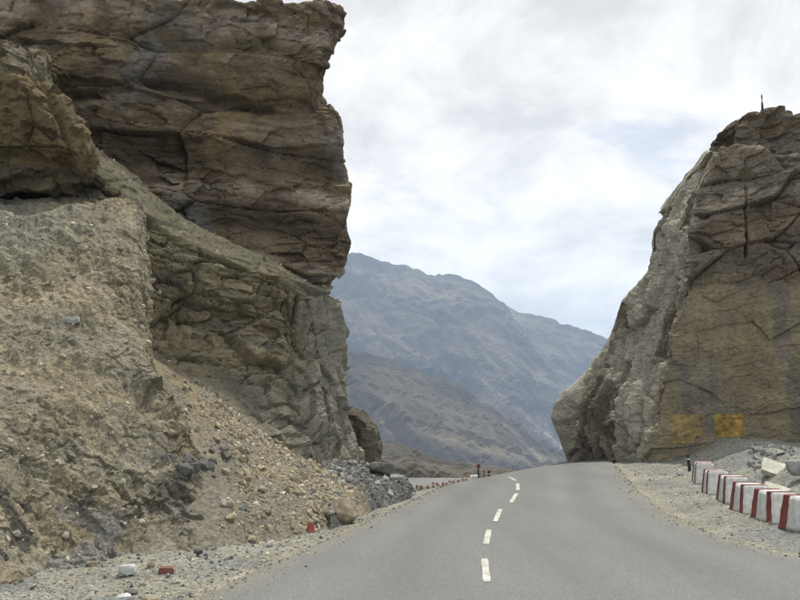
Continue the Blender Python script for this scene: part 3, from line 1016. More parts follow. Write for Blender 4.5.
# unreadable lettering strokes
strokes = [(717, 420, 4.2, 0.8, 0.9), (718, 421, 3.2, 0.8, -0.8), (724, 419, 2.2, 1.0, 0), (729, 418.6, 1.8, 1.1, 0), (733.5, 418.4, 2.0, 1.0, 0), (738, 418.2, 1.6, 1.0, 0), (727, 431, 2.0, 1.0, 0), (731.5, 430.6, 2.2, 1.0, 0), (691, 424, 1.8, 0.9, 0.8), (695, 427, 2.4, 0.8, -0.7), (690, 430, 2.0, 0.8, 0.3)]
for sx, sy, hw, hh, sl in strokes:
    rx, ry_ = px - sx, py - sy
    ca, sa = math.cos(sl), math.sin(sl)
    coat('letter_stroke', front & (np.abs(rx * ca + ry_ * sa) < hw) & (np.abs(-rx * sa + ry_ * ca) < hh + 0.3 * worn), paint_d, 0.014)

# top block
rows = []
for y, s in [(230, 731), (196, 731), (165, 730), (140, 735), (128, 739), (118, 745)]:
    f = (200 - y) / 90.0
    rows.append([at(s + 60, y, 48.0), at(s + 6, y, 36.0), at(s - 1, y, 31.6), at(s + 3, y, 30.3), at(s + 20, y, 29.9), at(770, y - (y < 120) * 4, 29.7 + 0.4 * f), at(800, y - (y < 120) * 3, 29.5 + 0.4 * f), at(900, y, 28.8), at(1150, y, 27.0)])
lt = rows[-1]
rows.append([p + np.array([0.05, 0.5, 0.15]) for p in lt])
rows.append([p + np.array([0.3, 2.5, 0.2]) for p in lt])
rows.append([p + np.array([0.6, 12.0, -1.0]) for p in lt])
G = grid(rows, RES * 1.05, 6, {6: 2, 7: 8}, {0: 10, 1: 4, 6: 2, 7: 6})
G = displace(G, False, [
    lambda P, Q: (0.18 * blocks(P, (2.6, 2.0, 1.0), NSR, (1, 0, 0.2), 0.5, 131)[0] + 0.2 * fbm(P * 0.6, 4, 132)) * sstep(14.5, 13.4, P[..., 2]) ** 0.5,
    lambda P, Q: 0.06 * blocks(P, (0.8, 0.7, 0.3), NSR, (1, 0, 0.2), 0.6, 133)[0] + 0.06 * fbm(P * 2, 4, 134, 0.6),
    lambda P, Q: 0.03 * blocks(P, (0.3, 0.25, 0.13), NSR, (1, 0, 0.2), 0.6, 135)[0] + 0.02 * fbm(P * 7, 3, 136)])
c8 = strata_color(G, NSR, [lin(104, 90, 70), lin(126, 112, 90), lin(116, 108, 98), lin(112, 96, 68)], 0.8, 137)
child('summit_block', G, M_cliff, c8 * 1.0, CR)
TOP = G

# ------------------------------------------------------------------ mountains
def ridge(name, pts, Yr, base_z, cols, res, seed, run=1.7, spur=0.2, left_ext=None, right_ext=None, streaks=()):
    crest = [at(x, y, Yr + (0 if len(p) < 3 else p[2])) for p in pts for x, y in [p[:2]]]
    crest = np.array(crest)
    rows = []
    for t in [0, 0.12, 0.3, 0.5, 0.7, 0.88, 1.0]:
        z = crest[:, 2] * (1 - t) + base_z * t
        H = crest[:, 2] - base_z
        rows.append(np.stack([crest[:, 0], crest[:, 1] - H * run * t, z], -1))
    rows = rows[::-1]
    H = crest[:, 2] - base_z
    rows.append(np.stack([crest[:, 0], crest[:, 1] + H * 0.5, crest[:, 2] - H * 0.3], -1))
    rows.append(np.stack([crest[:, 0], crest[:, 1] + H * 2.0, np.full(len(crest), base_z)], -1))
    G = grid(rows, res, 3)
    Hm = H.max()

    def d1(P, Q):
        dep = np.clip((Q[..., 2].max() - Q[..., 2]) / Hm, 0, 1)
        A = sstep(0.0, 0.35, np.clip(np.interp(Q[..., 0], crest[:, 0], crest[:, 2]) - Q[..., 2], 0, 1e9) / Hm)
        K = np.stack([P[..., 0] / Hm * 1.7 + P[..., 2] / Hm * 1.9, P[..., 1] / Hm * 0.5, P[..., 2] / Hm * 0.35], -1)
        K = K + 0.18 * fbm(P / Hm * 2.0, 3, seed + 9)[..., None]
        return Hm * spur * (fbm(K, 5, seed, 0.52, ridged=True) - 0.35) * A

    def d2(P, Q):
        K = np.stack([P[..., 0] / Hm * 7 + P[..., 2] / Hm * 6.5, P[..., 1] / Hm * 2, P[..., 2] / Hm * 1.2], -1)
        K2 = np.stack([P[..., 0] / Hm * 24 + P[..., 2] / Hm * 18, P[..., 1] / Hm * 8, P[..., 2] / Hm * 4], -1)
        bed_ = beds(P / Hm * 100, 4.5, (0.18, 0.1, 1.0), 4.0, seed + 7, 0.3)[0]
        return Hm * (0.034 * fbm(K, 4, seed + 3, 0.58, ridged=True) + 0.009 * fbm(K2, 3, seed + 8, 0.6, ridged=True) + 0.012 * bed_)
    G = displace(G, False, [d1, d2])
    t = 0.5 + fbm(G / Hm * 3.5, 5, seed + 4) + 0.35 * perlin(np.stack([G[..., 2] / Hm * 9 + G[..., 0] / Hm * 3, G[..., 0] / Hm, G[..., 1] / Hm], -1), seed + 5)
    t = np.clip(t + 0.3 * beds(G / Hm * 100, 4.5, (0.18, 0.1, 1.0), 4.0, seed + 7, 0.3)[0], 0, 1)[..., None]
    c = cols[0] * (1 - t) + cols[1] * t
    qx, qy = project(G)
    for x0, y0, x1, y1, w in streaks:        # pale debris chutes
        u = np.clip(((qx - x0) * (x1 - x0) + (qy - y0) * (y1 - y0)) / ((x1 - x0) ** 2 + (y1 - y0) ** 2), 0, 1)
        dd = np.hypot(qx - x0 - u * (x1 - x0), qy - y0 - u * (y1 - y0))
        c = mixc(c, cols[2], sstep(w, w * 0.3, dd + 1.2 * fbm(G / Hm * 12, 3, seed + 6)) * 0.5)
    return tag(grid_obj(name, G, M_mount, col=c, smooth=False), kind='structure')


mc = [lin(62, 58, 52), lin(120, 110, 94), lin(176, 166, 146)]
ridge('mountain', [(150, 330), (300, 335), (420, 332), (480, 312), (505, 309), (530, 316), (551, 320), (575, 328), (592, 334), (640, 352), (760, 380), (1000, 395)], 3700, -150, mc, 11, 201, 1.7, 0.13, streaks=[(506, 352, 575, 392, 6), (512, 312, 530, 350, 3)])
ridge('mountain', [(-250, 285), (-60, 268), (140, 256), (260, 258), (340, 256), (352, 254.5), (370, 258), (386, 263), (398, 264), (411, 268), (419, 270), (428, 276.5), (442, 275.5), (457, 277), (466, 283), (476, 286), (486, 294), (496, 304), (505, 315), (520, 336), (545, 363), (570, 387), (600, 412), (680, 450), (900, 500)], 3300, -150, mc, 10, 231, 1.6, 0.19, streaks=[(474, 374, 566, 450, 2.6)])
ridge('mountain', [(-300, 250), (-50, 300), (200, 328), (300, 340), (350, 350), (375, 356), (400, 366), (416, 374), (430, 379), (452, 386), (470, 397), (490, 409), (505, 420), (530, 438), (560, 462), (600, 480), (700, 500), (900, 520)], 1500, -170, [lin(58, 54, 46), lin(112, 102, 82), lin(160, 146, 118)], 5.0, 262, 1.6, 0.16, streaks=[(505, 425, 545, 462, 3)])
ridge('hill', [(-400, 380), (0, 410), (300, 428), (360, 440), (395, 449), (425, 455), (455, 462), (480, 469), (520, 478), (600, 490), (800, 500)], 330, -110, [lin(78, 74, 66), lin(108, 102, 90), lin(160, 146, 118)], 1.6, 291, 1.5, 0.08)
ridge('hill', [(100, 478), (300, 462), (380, 464), (430, 470), (475, 473), (540, 474), (600, 476), (700, 480), (1000, 470)], 200, -70, [lin(74, 70, 60), lin(104, 96, 82), lin(160, 146, 118)], 1.2, 305, 1.6, 0.08)

# ------------------------------------------------------------------ stones
def stone_mesh(name, seed, k=13, flat=0.7):
    r = np.random.default_rng(seed)
    bm = bmesh.new()
    for _ in range(k):
        v = r.normal(size=3); v /= np.linalg.norm(v)
        v = v * (0.82 + 0.3 * r.random()) * np.array([1.0, 0.78, flat]) * 0.5
        bm.verts.new(v)
    res_ = bmesh.ops.convex_hull(bm, input=bm.verts)
    bmesh.ops.delete(bm, geom=[g for g in res_['geom_interior'] if isinstance(g, bmesh.types.BMVert)], context='VERTS')
    bmesh.ops.recalc_face_normals(bm, faces=bm.faces)
    me = bpy.data.meshes.new(name)
    bm.to_mesh(me); bm.free()
    return me


TPL = [stone_mesh('stone', 300 + i, 12 + i % 4, 0.5 + 0.06 * i) for i in range(9)]
TPLV = [np.array([v.co[:] for v in m.vertices]) for m in TPL]
TPLF = []
for m in TPL:
    TPLF.append(np.array([[p.vertices[0], p.vertices[i], p.vertices[i + 1]] for p in m.polygons for i in range(1, len(p.vertices) - 1)]))


def rand_rot(r):
    q = r.normal(size=4); q /= np.linalg.norm(q)
    w, x, y, z = q
    return np.array([[1 - 2 * (y * y + z * z), 2 * (x * y - z * w), 2 * (x * z + y * w)], [2 * (x * y + z * w), 1 - 2 * (x * x + z * z), 2 * (y * z - x * w)], [2 * (x * z - y * w), 2 * (y * z + x * w), 1 - 2 * (x * x + y * y)]])


def stone_mass(name, pts, sizes, cols, seed, label):
    r = np.random.default_rng(seed)
    VV, FF, CC = [], [], []
    n = 0
    for p, s, c in zip(pts, sizes, cols):
        i = r.integers(len(TPLV))
        V = (TPLV[i] * s) @ rand_rot(r).T + p
        VV.append(V); FF.append(TPLF[i] + n); CC.append(np.broadcast_to(c, V.shape)); n += len(V)
    o = mesh_from(name, np.concatenate(VV), np.concatenate(FF), M_stone, col=np.concatenate(CC), smooth=False)
    return tag(o, label, 'stones', kind='stuff')


def sample_grid(Gd, n, r, weight):
    nr, nc = Gd.shape[:2]
    o = []
    while len(o) < n:
        i, j = r.integers(0, nr - 1), r.integers(0, nc - 1)
        if r.random() < weight(Gd[i, j]):
            a, b = r.random(2)
            o.append((Gd[i, j] * (1 - a) + Gd[i + 1, j] * a) * (1 - b) + (Gd[i, j + 1] * (1 - a) + Gd[i + 1, j + 1] * a) * b)
    return np.array(o)


pal_t = [lin(182, 172, 148), lin(164, 154, 130), lin(198, 190, 168), lin(146, 141, 128), lin(152, 138, 112)]
pal_g = [lin(132, 134, 132), lin(112, 114, 112), lin(154, 154, 148), lin(96, 98, 98), lin(150, 144, 126)]


def pal(p, n, r):
    k = r.integers(0, len(p), n)
    return np.array(p)[k] * (0.6 + 0.65 * r.random(n))[:, None] * 0.9


def w_scree(p):
    x, y = project(p)
    lx = np.interp(y, [366, 420, 470, 530], [150, 175, 215, 215])
    return float(sstep(-8, 30, x - lx)) ** 1.5 * float(np.clip(0.25 + 0.02 * (y - 380), 0.1, 1)) * (1.0 if y < 535 else 0.35) * (0.25 if x > 340 else 1)


r_ = np.random.default_rng(11)
P_ = sample_grid(SC, 11000, r_, w_scree)
S_ = np.clip(0.037 * (1 - r_.random(11000)) ** -0.38, 0.036, 0.2)
order = np.argsort(-S_ * 1.0)
big = order[:220]
stone_mass('scree_stones', P_[order[220:]], S_[order[220:]], pal(pal_t, 10780, r_), 12, 'loose tan rubble covering the scree fan')
mt_scree = [M_stone_lt, rock_mat('buff_stone', tuple(lin(150, 138, 110)), var=0.25, fine=18.0, bump=0.4, dist=0.01, coarse=4.0), M_stone_gr]
variants = {}


def stone_obj(name, tpl, mat, loc, scale, rot, label, cat, group=None):
    key = (tpl, mat.name)
    if key not in variants:
        me = TPL[tpl].copy(); me.name = 'stone'; me.materials.clear(); me.materials.append(mat); variants[key] = me
    o = bpy.data.objects.new(name, variants[key])
    o.location = loc; o.scale = scale if hasattr(scale, '__len__') else (scale,) * 3; o.rotation_euler = rot
    COL.objects.link(o)
    return tag(o, label, cat, group)


for i in big:
    m = mt_scree[int(r_.choice(3, p=[0.55, 0.33, 0.12]))]
    stone_obj('stone', int(r_.integers(9)), m, P_[i] + np.array([0, 0, 0.03]), float(S_[i] * 1.05), tuple(r_.random(3) * 6.28),
              'larger angular tan stone lying in the scree fan', 'stone', 'larger stones in the scree fan')

# grey rubble at the cliff corner
P2 = sample_grid(RB, 3600, r_, lambda p: 1.0 if p[2] > float(ground_z(p[0:1], p[1:2])[0]) - 0.03 else 0.05)
S2 = np.clip(0.05 * (1 - r_.random(3600)) ** -0.4, 0.045, 0.26)
o2 = np.argsort(-S2)
stone_mass('grey_rubble', P2[o2[60:]], S2[o2[60:]], pal(pal_g, 3540, r_), 13, 'loose grey rubble at the foot of the cliff corner')
for i in o2[:60]:
    stone_obj('stone', int(r_.integers(9)), M_stone_gr, P2[i] + np.array([0, 0, 0.03]), float(S2[i]), tuple(r_.random(3) * 6.28),
              'larger angular grey stone in the rubble at the cliff corner', 'stone', 'larger stones in the grey rubble')


# pebbles over both gravel shoulders
def shoulder(n, r):
    o = []
    while len(o) < n:
        if r.random() < 0.55:
            Y = 8 + 9 * r.random() ** 1.4; x = left_edge(Y) - 0.12 - 3.6 * r.random() ** 1.2
        else:
            Y = 9 + 19 * r.random(); x = right_edge(Y) + 0.25 + 4.5 * r.random()
        o.append((x, Y, 0))
    o = np.array(o)
    o[:, 2] = ground_z(o[:, 0], o[:, 1])
    return o


P3 = shoulder(9000, r_)
S3 = np.clip(0.018 * (1 - r_.random(9000)) ** -0.45, 0.016, 0.09)
stone_mass('shoulder_gravel', P3, S3, pal(pal_g + pal_t[:3], 9000, r_), 14, 'loose gravel scattered over the road shoulders')

n_g = 2600
sd_l = r_.random(n_g) < 0.5
Yq_ = 8 + 20 * r_.random(n_g) ** 1.3
o_q = np.abs(r_.normal(0, 0.22, n_g))
xq_ = np.where(sd_l, left_edge(Yq_) + o_q, right_edge(Yq_) - o_q)
P6 = np.stack([xq_, Yq_, road_z(xq_, Yq_) + 0.014], -1)
stone_mass('road_edge_grit', P6, np.clip(0.012 * (1 - r_.random(n_g)) ** -0.4, 0.011, 0.06), pal(pal_g + pal_t[:3], n_g, r_), 17, 'grit spilled over the edges of the asphalt')

# stones fallen on the ledge and slope
P4 = sample_grid(NOSE[20:, :], 3200, r_, lambda p: 1.0 if -30 < project(p)[0] < 150 and 215 < project(p)[1] < 560 else 0.0)
S4 = np.clip(0.024 * (1 - r_.random(3200)) ** -0.5, 0.024, 0.17)
stone_mass('slope_stones', P4, S4, pal(pal_t + pal_g[2:3], 3200, r_), 15, 'small stones lodged in the earth slope')


P5 = LEDGE[r_.integers(0, len(LEDGE), 1500)] + r_.normal(0, 0.03, (1500, 3)) * (1, 1, 0.2)
S5 = np.clip(0.03 * (1 - r_.random(1500)) ** -0.42, 0.03, 0.2)
stone_mass('ledge_stones', P5, S5, pal(pal_t, 1500, r_), 16, 'loose pale stones lying along the sloping ledge')


# individual rocks, each with its own shape
def rock(name, loc, dims, seed, mat, label, cat, rz=0.0, k=26, cut=None, rough=0.05, tilt=(0, 0), square=0.55, box=False):
    r = np.random.default_rng(seed)
    bm = bmesh.new()
    if box:
        for c_ in [(a, b_, c) for a in (-1, 1) for b_ in (-1, 1) for c in (-1, 1)]:
            for _ in range(3):
                bm.verts.new(np.array(c_) * np.array(dims) * 0.5 * (1 - (0.3 if min(dims) < 0.14 else 0.5) * r.random(3) * (1, 1, 0.6 if c_[2] < 0 else 1)))
        k = 0
    for _ in range(k):
        v = r.normal(size=3); v /= np.abs(v).max() ** square * np.linalg.norm(v) ** (1 - square)
        bm.verts.new(v * np.array(dims) * 0.5 * (0.9 + 0.15 * r.random()))
    res_ = bmesh.ops.convex_hull(bm, input=bm.verts)
    bmesh.ops.delete(bm, geom=[g for g in res_['geom_interior'] if isinstance(g, bmesh.types.BMVert)], context='VERTS')
    bmesh.ops.triangulate(bm, faces=bm.faces)
    bmesh.ops.bevel(bm, geom=list(bm.edges), offset=min(dims) * 0.04, segments=1, affect='EDGES')
    bmesh.ops.triangulate(bm, faces=bm.faces)
    bmesh.ops.subdivide_edges(bm, edges=list(bm.edges), cuts=2, use_grid_fill=True)
    co = np.array([v.co[:] for v in bm.verts])
    m_ = min(dims)
    dsp = fbm(co / m_ * 2.5 + seed, 4, seed)
    for v, d_ in zip(bm.verts, dsp):
        v.co += v.normal * d_ * m_ * rough
    zmin = min(v.co.z for v in bm.verts)
    for v in bm.verts: v.co.z -= zmin
    bmesh.ops.recalc_face_normals(bm, faces=bm.faces)
    me = bpy.data.meshes.new(name); bm.to_mesh(me); bm.free()
    me.materials.append(mat)
    o = bpy.data.objects.new(name, me); COL.objects.link(o)
    o.location = loc; o.rotation_euler = (tilt[0], tilt[1], rz)
    return tag(o, label, cat)


bpy.context.view_layer.update()
DG = bpy.context.evaluated_depsgraph_get()


def gh(px, py):
    """the point where this sight line first meets the place built so far"""
    d = Vector(ray(px, py)).normalized()
    ok, loc, *_ = S.ray_cast(DG, Vector(CAM), d)
    return np.array(loc)


M_boulder = rock_mat('boulder_rock', tuple(lin(138, 127, 106)), var=0.35, fine=8.0, bump=0.6, dist=0.03, coarse=2.0)
M_whiterock = plain_mat('whitewashed_rock', tuple(lin(190, 191, 190)), var=0.2, scale=14.0, bump=0.4)
M_dark = rock_mat('dark_rock', tuple(lin(96, 94, 90)), var=0.3, fine=10.0, bump=0.5, dist=0.02)


def sink(p, d): return Vector((p[0], p[1], p[2] - d))


rock('boulder', sink(gh(341, 517), 0.2), (0.66, 0.54, 0.56), 5, M_boulder, 'tan split boulder at the foot of the rubble beside the road', 'boulder', 0.5, 15, square=0.8, rough=0.06)
rock('boulder', sink(gh(356, 512), 0.1), (0.24, 0.36, 0.4), 8, M_boulder, 'narrow tan slab leaning on the split boulder', 'boulder', 0.1, 12, tilt=(0, -0.3), square=0.7)
rock('white_rock', sink(gh(127, 576), 0.02), (0.22, 0.17, 0.13), 21, M_whiterock, 'rounded whitewashed rock on the gravel shoulder', 'rock', 0.2, 40)
rock('white_rock', sink(gh(122, 601), 0.03), (0.2, 0.16, 0.11), 22, M_whiterock, 'small pale rock beside a flat dark stone on the shoulder', 'rock', 0.6, 30)
rock('flat_stone', sink(gh(131, 594), 0.02), (0.17, 0.14, 0.07), 23, M_dark, 'flat dark stone beside a small pale rock on the shoulder', 'stone', 0.3, 18)
rock('stone', sink(gh(149, 602), 0.03), (0.2, 0.16, 0.12), 24, M_stone_lt, 'blocky tan stone at the edge of the shoulder gravel', 'stone', 0.8, 18)
rock('dark_stone', sink(gh(111, 563), 0.02), (0.12, 0.11, 0.1), 25, M_dark, 'dark stone behind the whitewashed rock', 'stone', 0.3, 16)
rock('stone', sink(gh(151, 568), 0.02), (0.1, 0.09, 0.11), 26, M_boulder, 'small brown stone between whitewashed rock and brick', 'stone', 0.1, 16)
rock('stone', sink(gh(198, 556), 0.02), (0.14, 0.12, 0.1), 27, M_dark, 'small dark stone at the foot of the slope past the brick', 'stone', 0.1, 16)
rock('stone', sink(gh(92, 566), 0.02), (0.16, 0.12, 0.09), 29, M_boulder, 'brownish stone at the slope foot left of the whitewashed rock', 'stone', 0.5, 16)
rock('stone', sink(gh(270, 546), 0.01), (0.13, 0.1, 0.09), 28, M_whiterock, 'small white stone on the sandy strip by the road edge', 'stone', 0.1, 16)
rock('boulder', sink(gh(72, 322), 0.06), (0.32, 0.3, 0.16), 31, M_stone_gr, 'grey boulder lodged high on the earth slope', 'boulder', 0.3, 18)
rock('rock', sink(gh(680, 475), 0.03), (0.3, 0.22, 0.2), 32, M_whiterock, 'white rock on the gravel beside the striped kerb blocks', 'rock', 0.5, 20)
rock('rock_slab', sink(gh(781, 470), 0.1), (0.9, 0.7, 0.13), 33, M_slab, 'pale leaning rock slab high on the rubble mound', 'rock', -0.35, 40, tilt=(0.42, 0.34), box=True)
rock('rock_slab', sink(gh(783, 494), 0.1), (0.85, 0.7, 0.12), 34, M_slab, 'pale flat rock slab behind the striped kerb blocks', 'rock', -0.3, 40, tilt=(0.4, 0.3), box=True)
rock('rock', sink(gh(797, 481), 0.12), (0.42, 0.34, 0.34), 35, M_stone_gr, 'grey rock between the two pale slabs', 'rock', 0.3, 26)
for q in range(30):
    x_, y_ = 194 + random.gauss(0, 11), 462 + random.gauss(0, 5.5)
    p = gh(x_, y_)
    s_ = 0.12 + 0.26 * random.random() ** 1.5
    stone_obj('stone', random.randrange(9), M_dark, (p[0], p[1], p[2] - s_ * 0.12), s_, (random.random() * 6, random.random() * 6, random.random() * 6),
              'dark stone in the cluster jutting from the slope above the scree', 'stone', 'dark stones clustered on the slope')
rock('dark_rock', sink(gh(381, 473), 0.1), (0.7, 0.6, 0.45), 36, M_dark, 'dark rock at the foot of the square buttress', 'rock', 0.3, 18)
rock('rock', sink(gh(397, 479), 0.12), (0.5, 0.4, 0.28), 37, M_stone_gr, 'low grey rock past the square buttress', 'rock', 0.9, 18)
mp_ = at(765, 472, 21.5)
for q in range(46):
    x_, y_ = 752 + 46 * random.random(), 458 + 24 * random.random()
    Yq = 20.0 + 3.5 * random.random()
    p = at(x_, y_, Yq)
    zz = float(ground_z(np.array(p[0]), np.array(p[1])))
    s_ = 0.14 + 0.26 * random.random() ** 2
    stone_obj('stone', random.randrange(9), M_stone_gr, (p[0], p[1], zz + s_ * 0.15), s_, (random.random() * 6, random.random() * 6, random.random() * 6),
              'grey rubble stone on the mound behind the striped kerb blocks', 'stone', 'stones on the mound behind the kerb blocks')


# brick
def box_bm(dims, bev, seg=2, jit=0.0, seed=0, taper=0.0):
    bm = bmesh.new()
    bmesh.ops.create_cube(bm, size=1.0)
    for v in bm.verts:
        k_ = 1 - taper if v.co.z > 0 else 1.0
        v.co = Vector((v.co.x * dims[0] * k_, v.co.y * dims[1] * k_, (v.co.z + 0.5) * dims[2]))
    bmesh.ops.bevel(bm, geom=list(bm.edges), offset=bev, segments=seg, affect='EDGES')
    return bm


def bm_obj(name, bm, mat, parent=None, loc=(0, 0, 0), rot=(0, 0, 0)):
    me = bpy.data.meshes.new(name); bm.to_mesh(me); bm.free()
    me.materials.append(mat)
    o = bpy.data.objects.new(name, me); COL.objects.link(o)
    o.location = loc; o.rotation_euler = rot
    if parent: o.parent = parent
    return o


bk = box_bm((0.18, 0.11, 0.08), 0.014)
tag(bm_obj('brick', bk, M_brick, None, sink(gh(166, 573), 0.01), (0.12, 0.05, 0.25)), 'loose red brick on the gravel beside the whitewashed rock', 'brick')

# red painted marker stone by the road edge
mk = empty('road_marker', sink(gh(310.5, 532), 0.01))
tag(mk, 'small tapered red marker with a pale cap by the road edge', 'marker')
b = bmesh.new()
prof = [(0.075, 0.0), (0.07, 0.03), (0.056, 0.11), (0.048, 0.17)]
rings = []
for rr, z in prof:
    rings.append([b.verts.new((rr * math.cos(a * math.pi / 4 + 0.4) * 1.1, rr * math.sin(a * math.pi / 4 + 0.4), z)) for a in range(8)])
for r0, r1 in zip(rings, rings[1:]):
    for i in range(8): b.faces.new((r0[i], r0[(i + 1) % 8], r1[(i + 1) % 8], r1[i]))
b.faces.new(rings[-1]); b.faces.new(rings[0][::-1])
bm_obj('body', b, M_orange, mk)
b = bmesh.new()
prof = [(0.049, 0.165), (0.046, 0.19), (0.026, 0.215)]
rings = []
for rr, z in prof:
    rings.append([b.verts.new((rr * math.cos(a * math.pi / 4 + 0.4) * 1.1, rr * math.sin(a * math.pi / 4 + 0.4), z)) for a in range(8)])
for r0, r1 in zip(rings, rings[1:]):
    for i in range(8): b.faces.new((r0[i], r0[(i + 1) % 8], r1[(i + 1) % 8], r1[i]))
b.faces.new(rings[-1]); b.faces.new(rings[0][::-1])
bm_obj('cap', b, M_stone_lt, mk)


# ------------------------------------------------------------------ striped kerb blocks
BL, BW, BH, TP = 0.9, 0.53, 0.53, 0.24


def worn_box(dims, bev, seed, amp=0.012, n=7):
    """cast block with chipped, uneven faces"""
    bm = box_bm(dims, bev, 2, taper=TP)
    bmesh.ops.subdivide_edges(bm, edges=[e for e in bm.edges if e.calc_length() > 0.08], cuts=n, use_grid_fill=True)
    co = np.array([v.co[:] for v in bm.verts])
    d = fbm(co * 5 + seed * 3.1, 4, 400 + seed) * amp
    bm.normal_update()
    for v, q in zip(bm.verts, d): v.co += v.normal * float(q)
    for f in bm.faces: f.smooth = True
    return bm


def stripe_bm(y0, y1, lift=0.007):
    """a band of paint wrapping road side, top and back of the block (runs across the block at y0..y1)"""
    bm = bmesh.new()
    tp = TP
    prof = []
    hw, e = BW / 2, lift
    for k in range(9):
        z = 0.0 + (BH - 0.03) * k / 8
        prof.append((-hw * (1 - tp * z / BH) - e, z))
    prof += [(-hw * (1 - tp) - e + 0.004, BH - 0.004 + e), (-hw * (1 - tp) + 0.02, BH + e)]
    for k in range(1, 6): prof.append((-hw * (1 - tp) + 0.035 + (2 * hw * (1 - tp) - 0.07) * k / 6, BH + e))
    prof += [(hw * (1 - tp) - 0.02, BH + e), (hw * (1 - tp) + e - 0.004, BH - 0.004 + e)]
    for k in range(8, -1, -1):
        z = (BH - 0.03) * k / 8
        prof.append((hw * (1 - tp * z / BH) + e, z))
    rows_ = []
    for i, (x, z) in enumerate(prof):
        w1 = 0.008 * math.sin(i * 1.9 + y0 * 30); w2 = 0.008 * math.sin(i * 1.3 + y1 * 50)
        k_ = 1 - tp * z / BH
        rows_.append([bm.verts.new((x, (y0 * (1 - t) + y1 * t) * k_ + w1 * (1 - t) + w2 * t, z)) for t in (0, 0.5, 1)])
    for a, b in zip(rows_, rows_[1:]):
        for j in range(2): bm.faces.new((a[j], a[j + 1], b[j + 1], b[j]))
    bmesh.ops.recalc_face_normals(bm, faces=bm.faces)
    return bm


def kerb_block(loc, rz, label, group, seed, proto=None, tilt=0.0):
    t = empty('kerb_block', loc, rz)
    t.rotation_euler = (tilt, 0.3 * tilt, rz)
    tag(t, label, 'kerb block', group)
    if proto is None:
        bm_obj('concrete_body', worn_box((BW, BL, BH), 0.014, seed, 0.008), M_white, t)
        bm_obj('red_stripe', stripe_bm(-BL / 2 + 0.035, -BL / 2 + 0.24), M_red, t)
        bm_obj('red_stripe', stripe_bm(BL / 2 - 0.24, BL / 2 - 0.035), M_red, t)
    else:
        for ch in proto.children:
            c = ch.copy(); COL.objects.link(c); c.parent = t
    return t


places = [(695.2, 484.5), (707.5, 494.5), (725.5, 503.8), (743.5, 514), (773, 524), (813, 536)]
names = ['last', 'fifth', 'fourth', 'third', 'second', 'first']
pts = []
for x, y in places:
    pts.append(ground_hit(x, y, ground_z))
pts.append(np.array([6.55, 11.0, 0]))
BLOCKS = []
lab = ['red-striped white kerb block at the end of the row beside the black post',
       'second red-striped white kerb block from the black post',
       'third red-striped white kerb block from the black post',
       'fourth red-striped white kerb block from the black post',
       'fifth red-striped white kerb block from the black post, with a pale slab behind',
       'sixth red-striped white kerb block from the black post']
for k in range(6):
    p = pts[k]
    q0, q1 = pts[max(0, k - 1)], pts[k + 1]
    t = unit((q0 - q1)[:2] if k > 0 else (pts[0] - pts[1])[:2])
    rz = math.atan2(-t[0], t[1])
    c = p[:2] + np.array([t[1], -t[0]]) * BW / 2 + t * BL / 2
    z = float(ground_z(np.array(c[0]), np.array(c[1]))) - 0.035
    BLOCKS.append((c, rz, z))
    kerb_block((c[0], c[1], z), rz, lab[k], 'striped kerb blocks along the shoulder', k, None, 0.02 * (random.random() - 0.5))

# far striped blocks on the lower bend
far_px = [(420.5, 487.0), (427, 487.3), (432.5, 486.8), (436, 484.4), (446, 484.2), (452.5, 482.2), (458, 481.4), (465.5, 480.2)]
M_dusty = plain_mat('dusty_whitewash', tuple(lin(158, 150, 140)), var=0.25)
proto = None
far_lab = ['tiny red-striped kerb block on the lower bend nearest the rubble', 'second tiny striped kerb block past the rubble', 'third tiny striped kerb block past the rubble', 'fourth tiny striped kerb block past the rubble, by the white edge line',
           'tiny striped kerb block standing mid-row on the lower bend', 'tiny striped kerb block two short of the sign end of the row', 'tiny striped kerb block one short of the sign end of the row', 'tiny striped kerb block at the sign end of the lower row']
for k, (x, y) in enumerate(far_px):
    Yf = 62.0 + 1.5 * k
    p = at(x, y, Yf)
    fb = empty('kerb_block', (p[0], p[1], p[2] - 0.3), 0.9)
    fb.scale = (0.9, 0.8, 0.85)
    tag(fb, far_lab[k], 'kerb block', 'distant kerb blocks on the lower bend')
    if proto is None:
        bm_obj('concrete_body', worn_box((BW, BL, BH), 0.02, 9, 0.01, n=2), M_dusty, fb)
        bm_obj('red_stripe', stripe_bm(-BL / 2 + 0.055, -BL / 2 + 0.24), M_red, fb)
        bm_obj('red_stripe', stripe_bm(BL / 2 - 0.24, BL / 2 - 0.06), M_red, fb)
        proto = fb
    else:
        for ch in proto.children:
            c = ch.copy(); COL.objects.link(c); c.parent = fb


# ------------------------------------------------------------------ posts, sign, pole, tuft
def cyl_bm(r0, r1, z0, z1, n=12, lean=(0, 0)):
    bm = bmesh.new()
    a = [bm.verts.new((r0 * math.cos(2 * math.pi * i / n), r0 * math.sin(2 * math.pi * i / n), z0)) for i in range(n)]
    b = [bm.verts.new((r1 * math.cos(2 * math.pi * i / n) + lean[0], r1 * math.sin(2 * math.pi * i / n) + lean[1], z1)) for i in range(n)]
    for i in range(n): bm.faces.new((a[i], a[(i + 1) % n], b[(i + 1) % n], b[i]))
    bm.faces.new(b); bm.faces.new(a[::-1])
    return bm


def guide_post(px, py, h, label, lean=0.0):
    p = ground_hit(px, py, ground_z)
    t = empty('guide_post', (p[0], p[1], p[2] - 0.05))
    tag(t, label, 'post', 'black guide posts')
    bm_obj('post', cyl_bm(0.045, 0.042, 0, h, 12, (lean, 0)), M_black, t)
    bm_obj('band', cyl_bm(0.047, 0.046, h * 0.72, h * 0.8, 12, (0, 0)), M_white, t, (lean * 0.74, 0, 0))


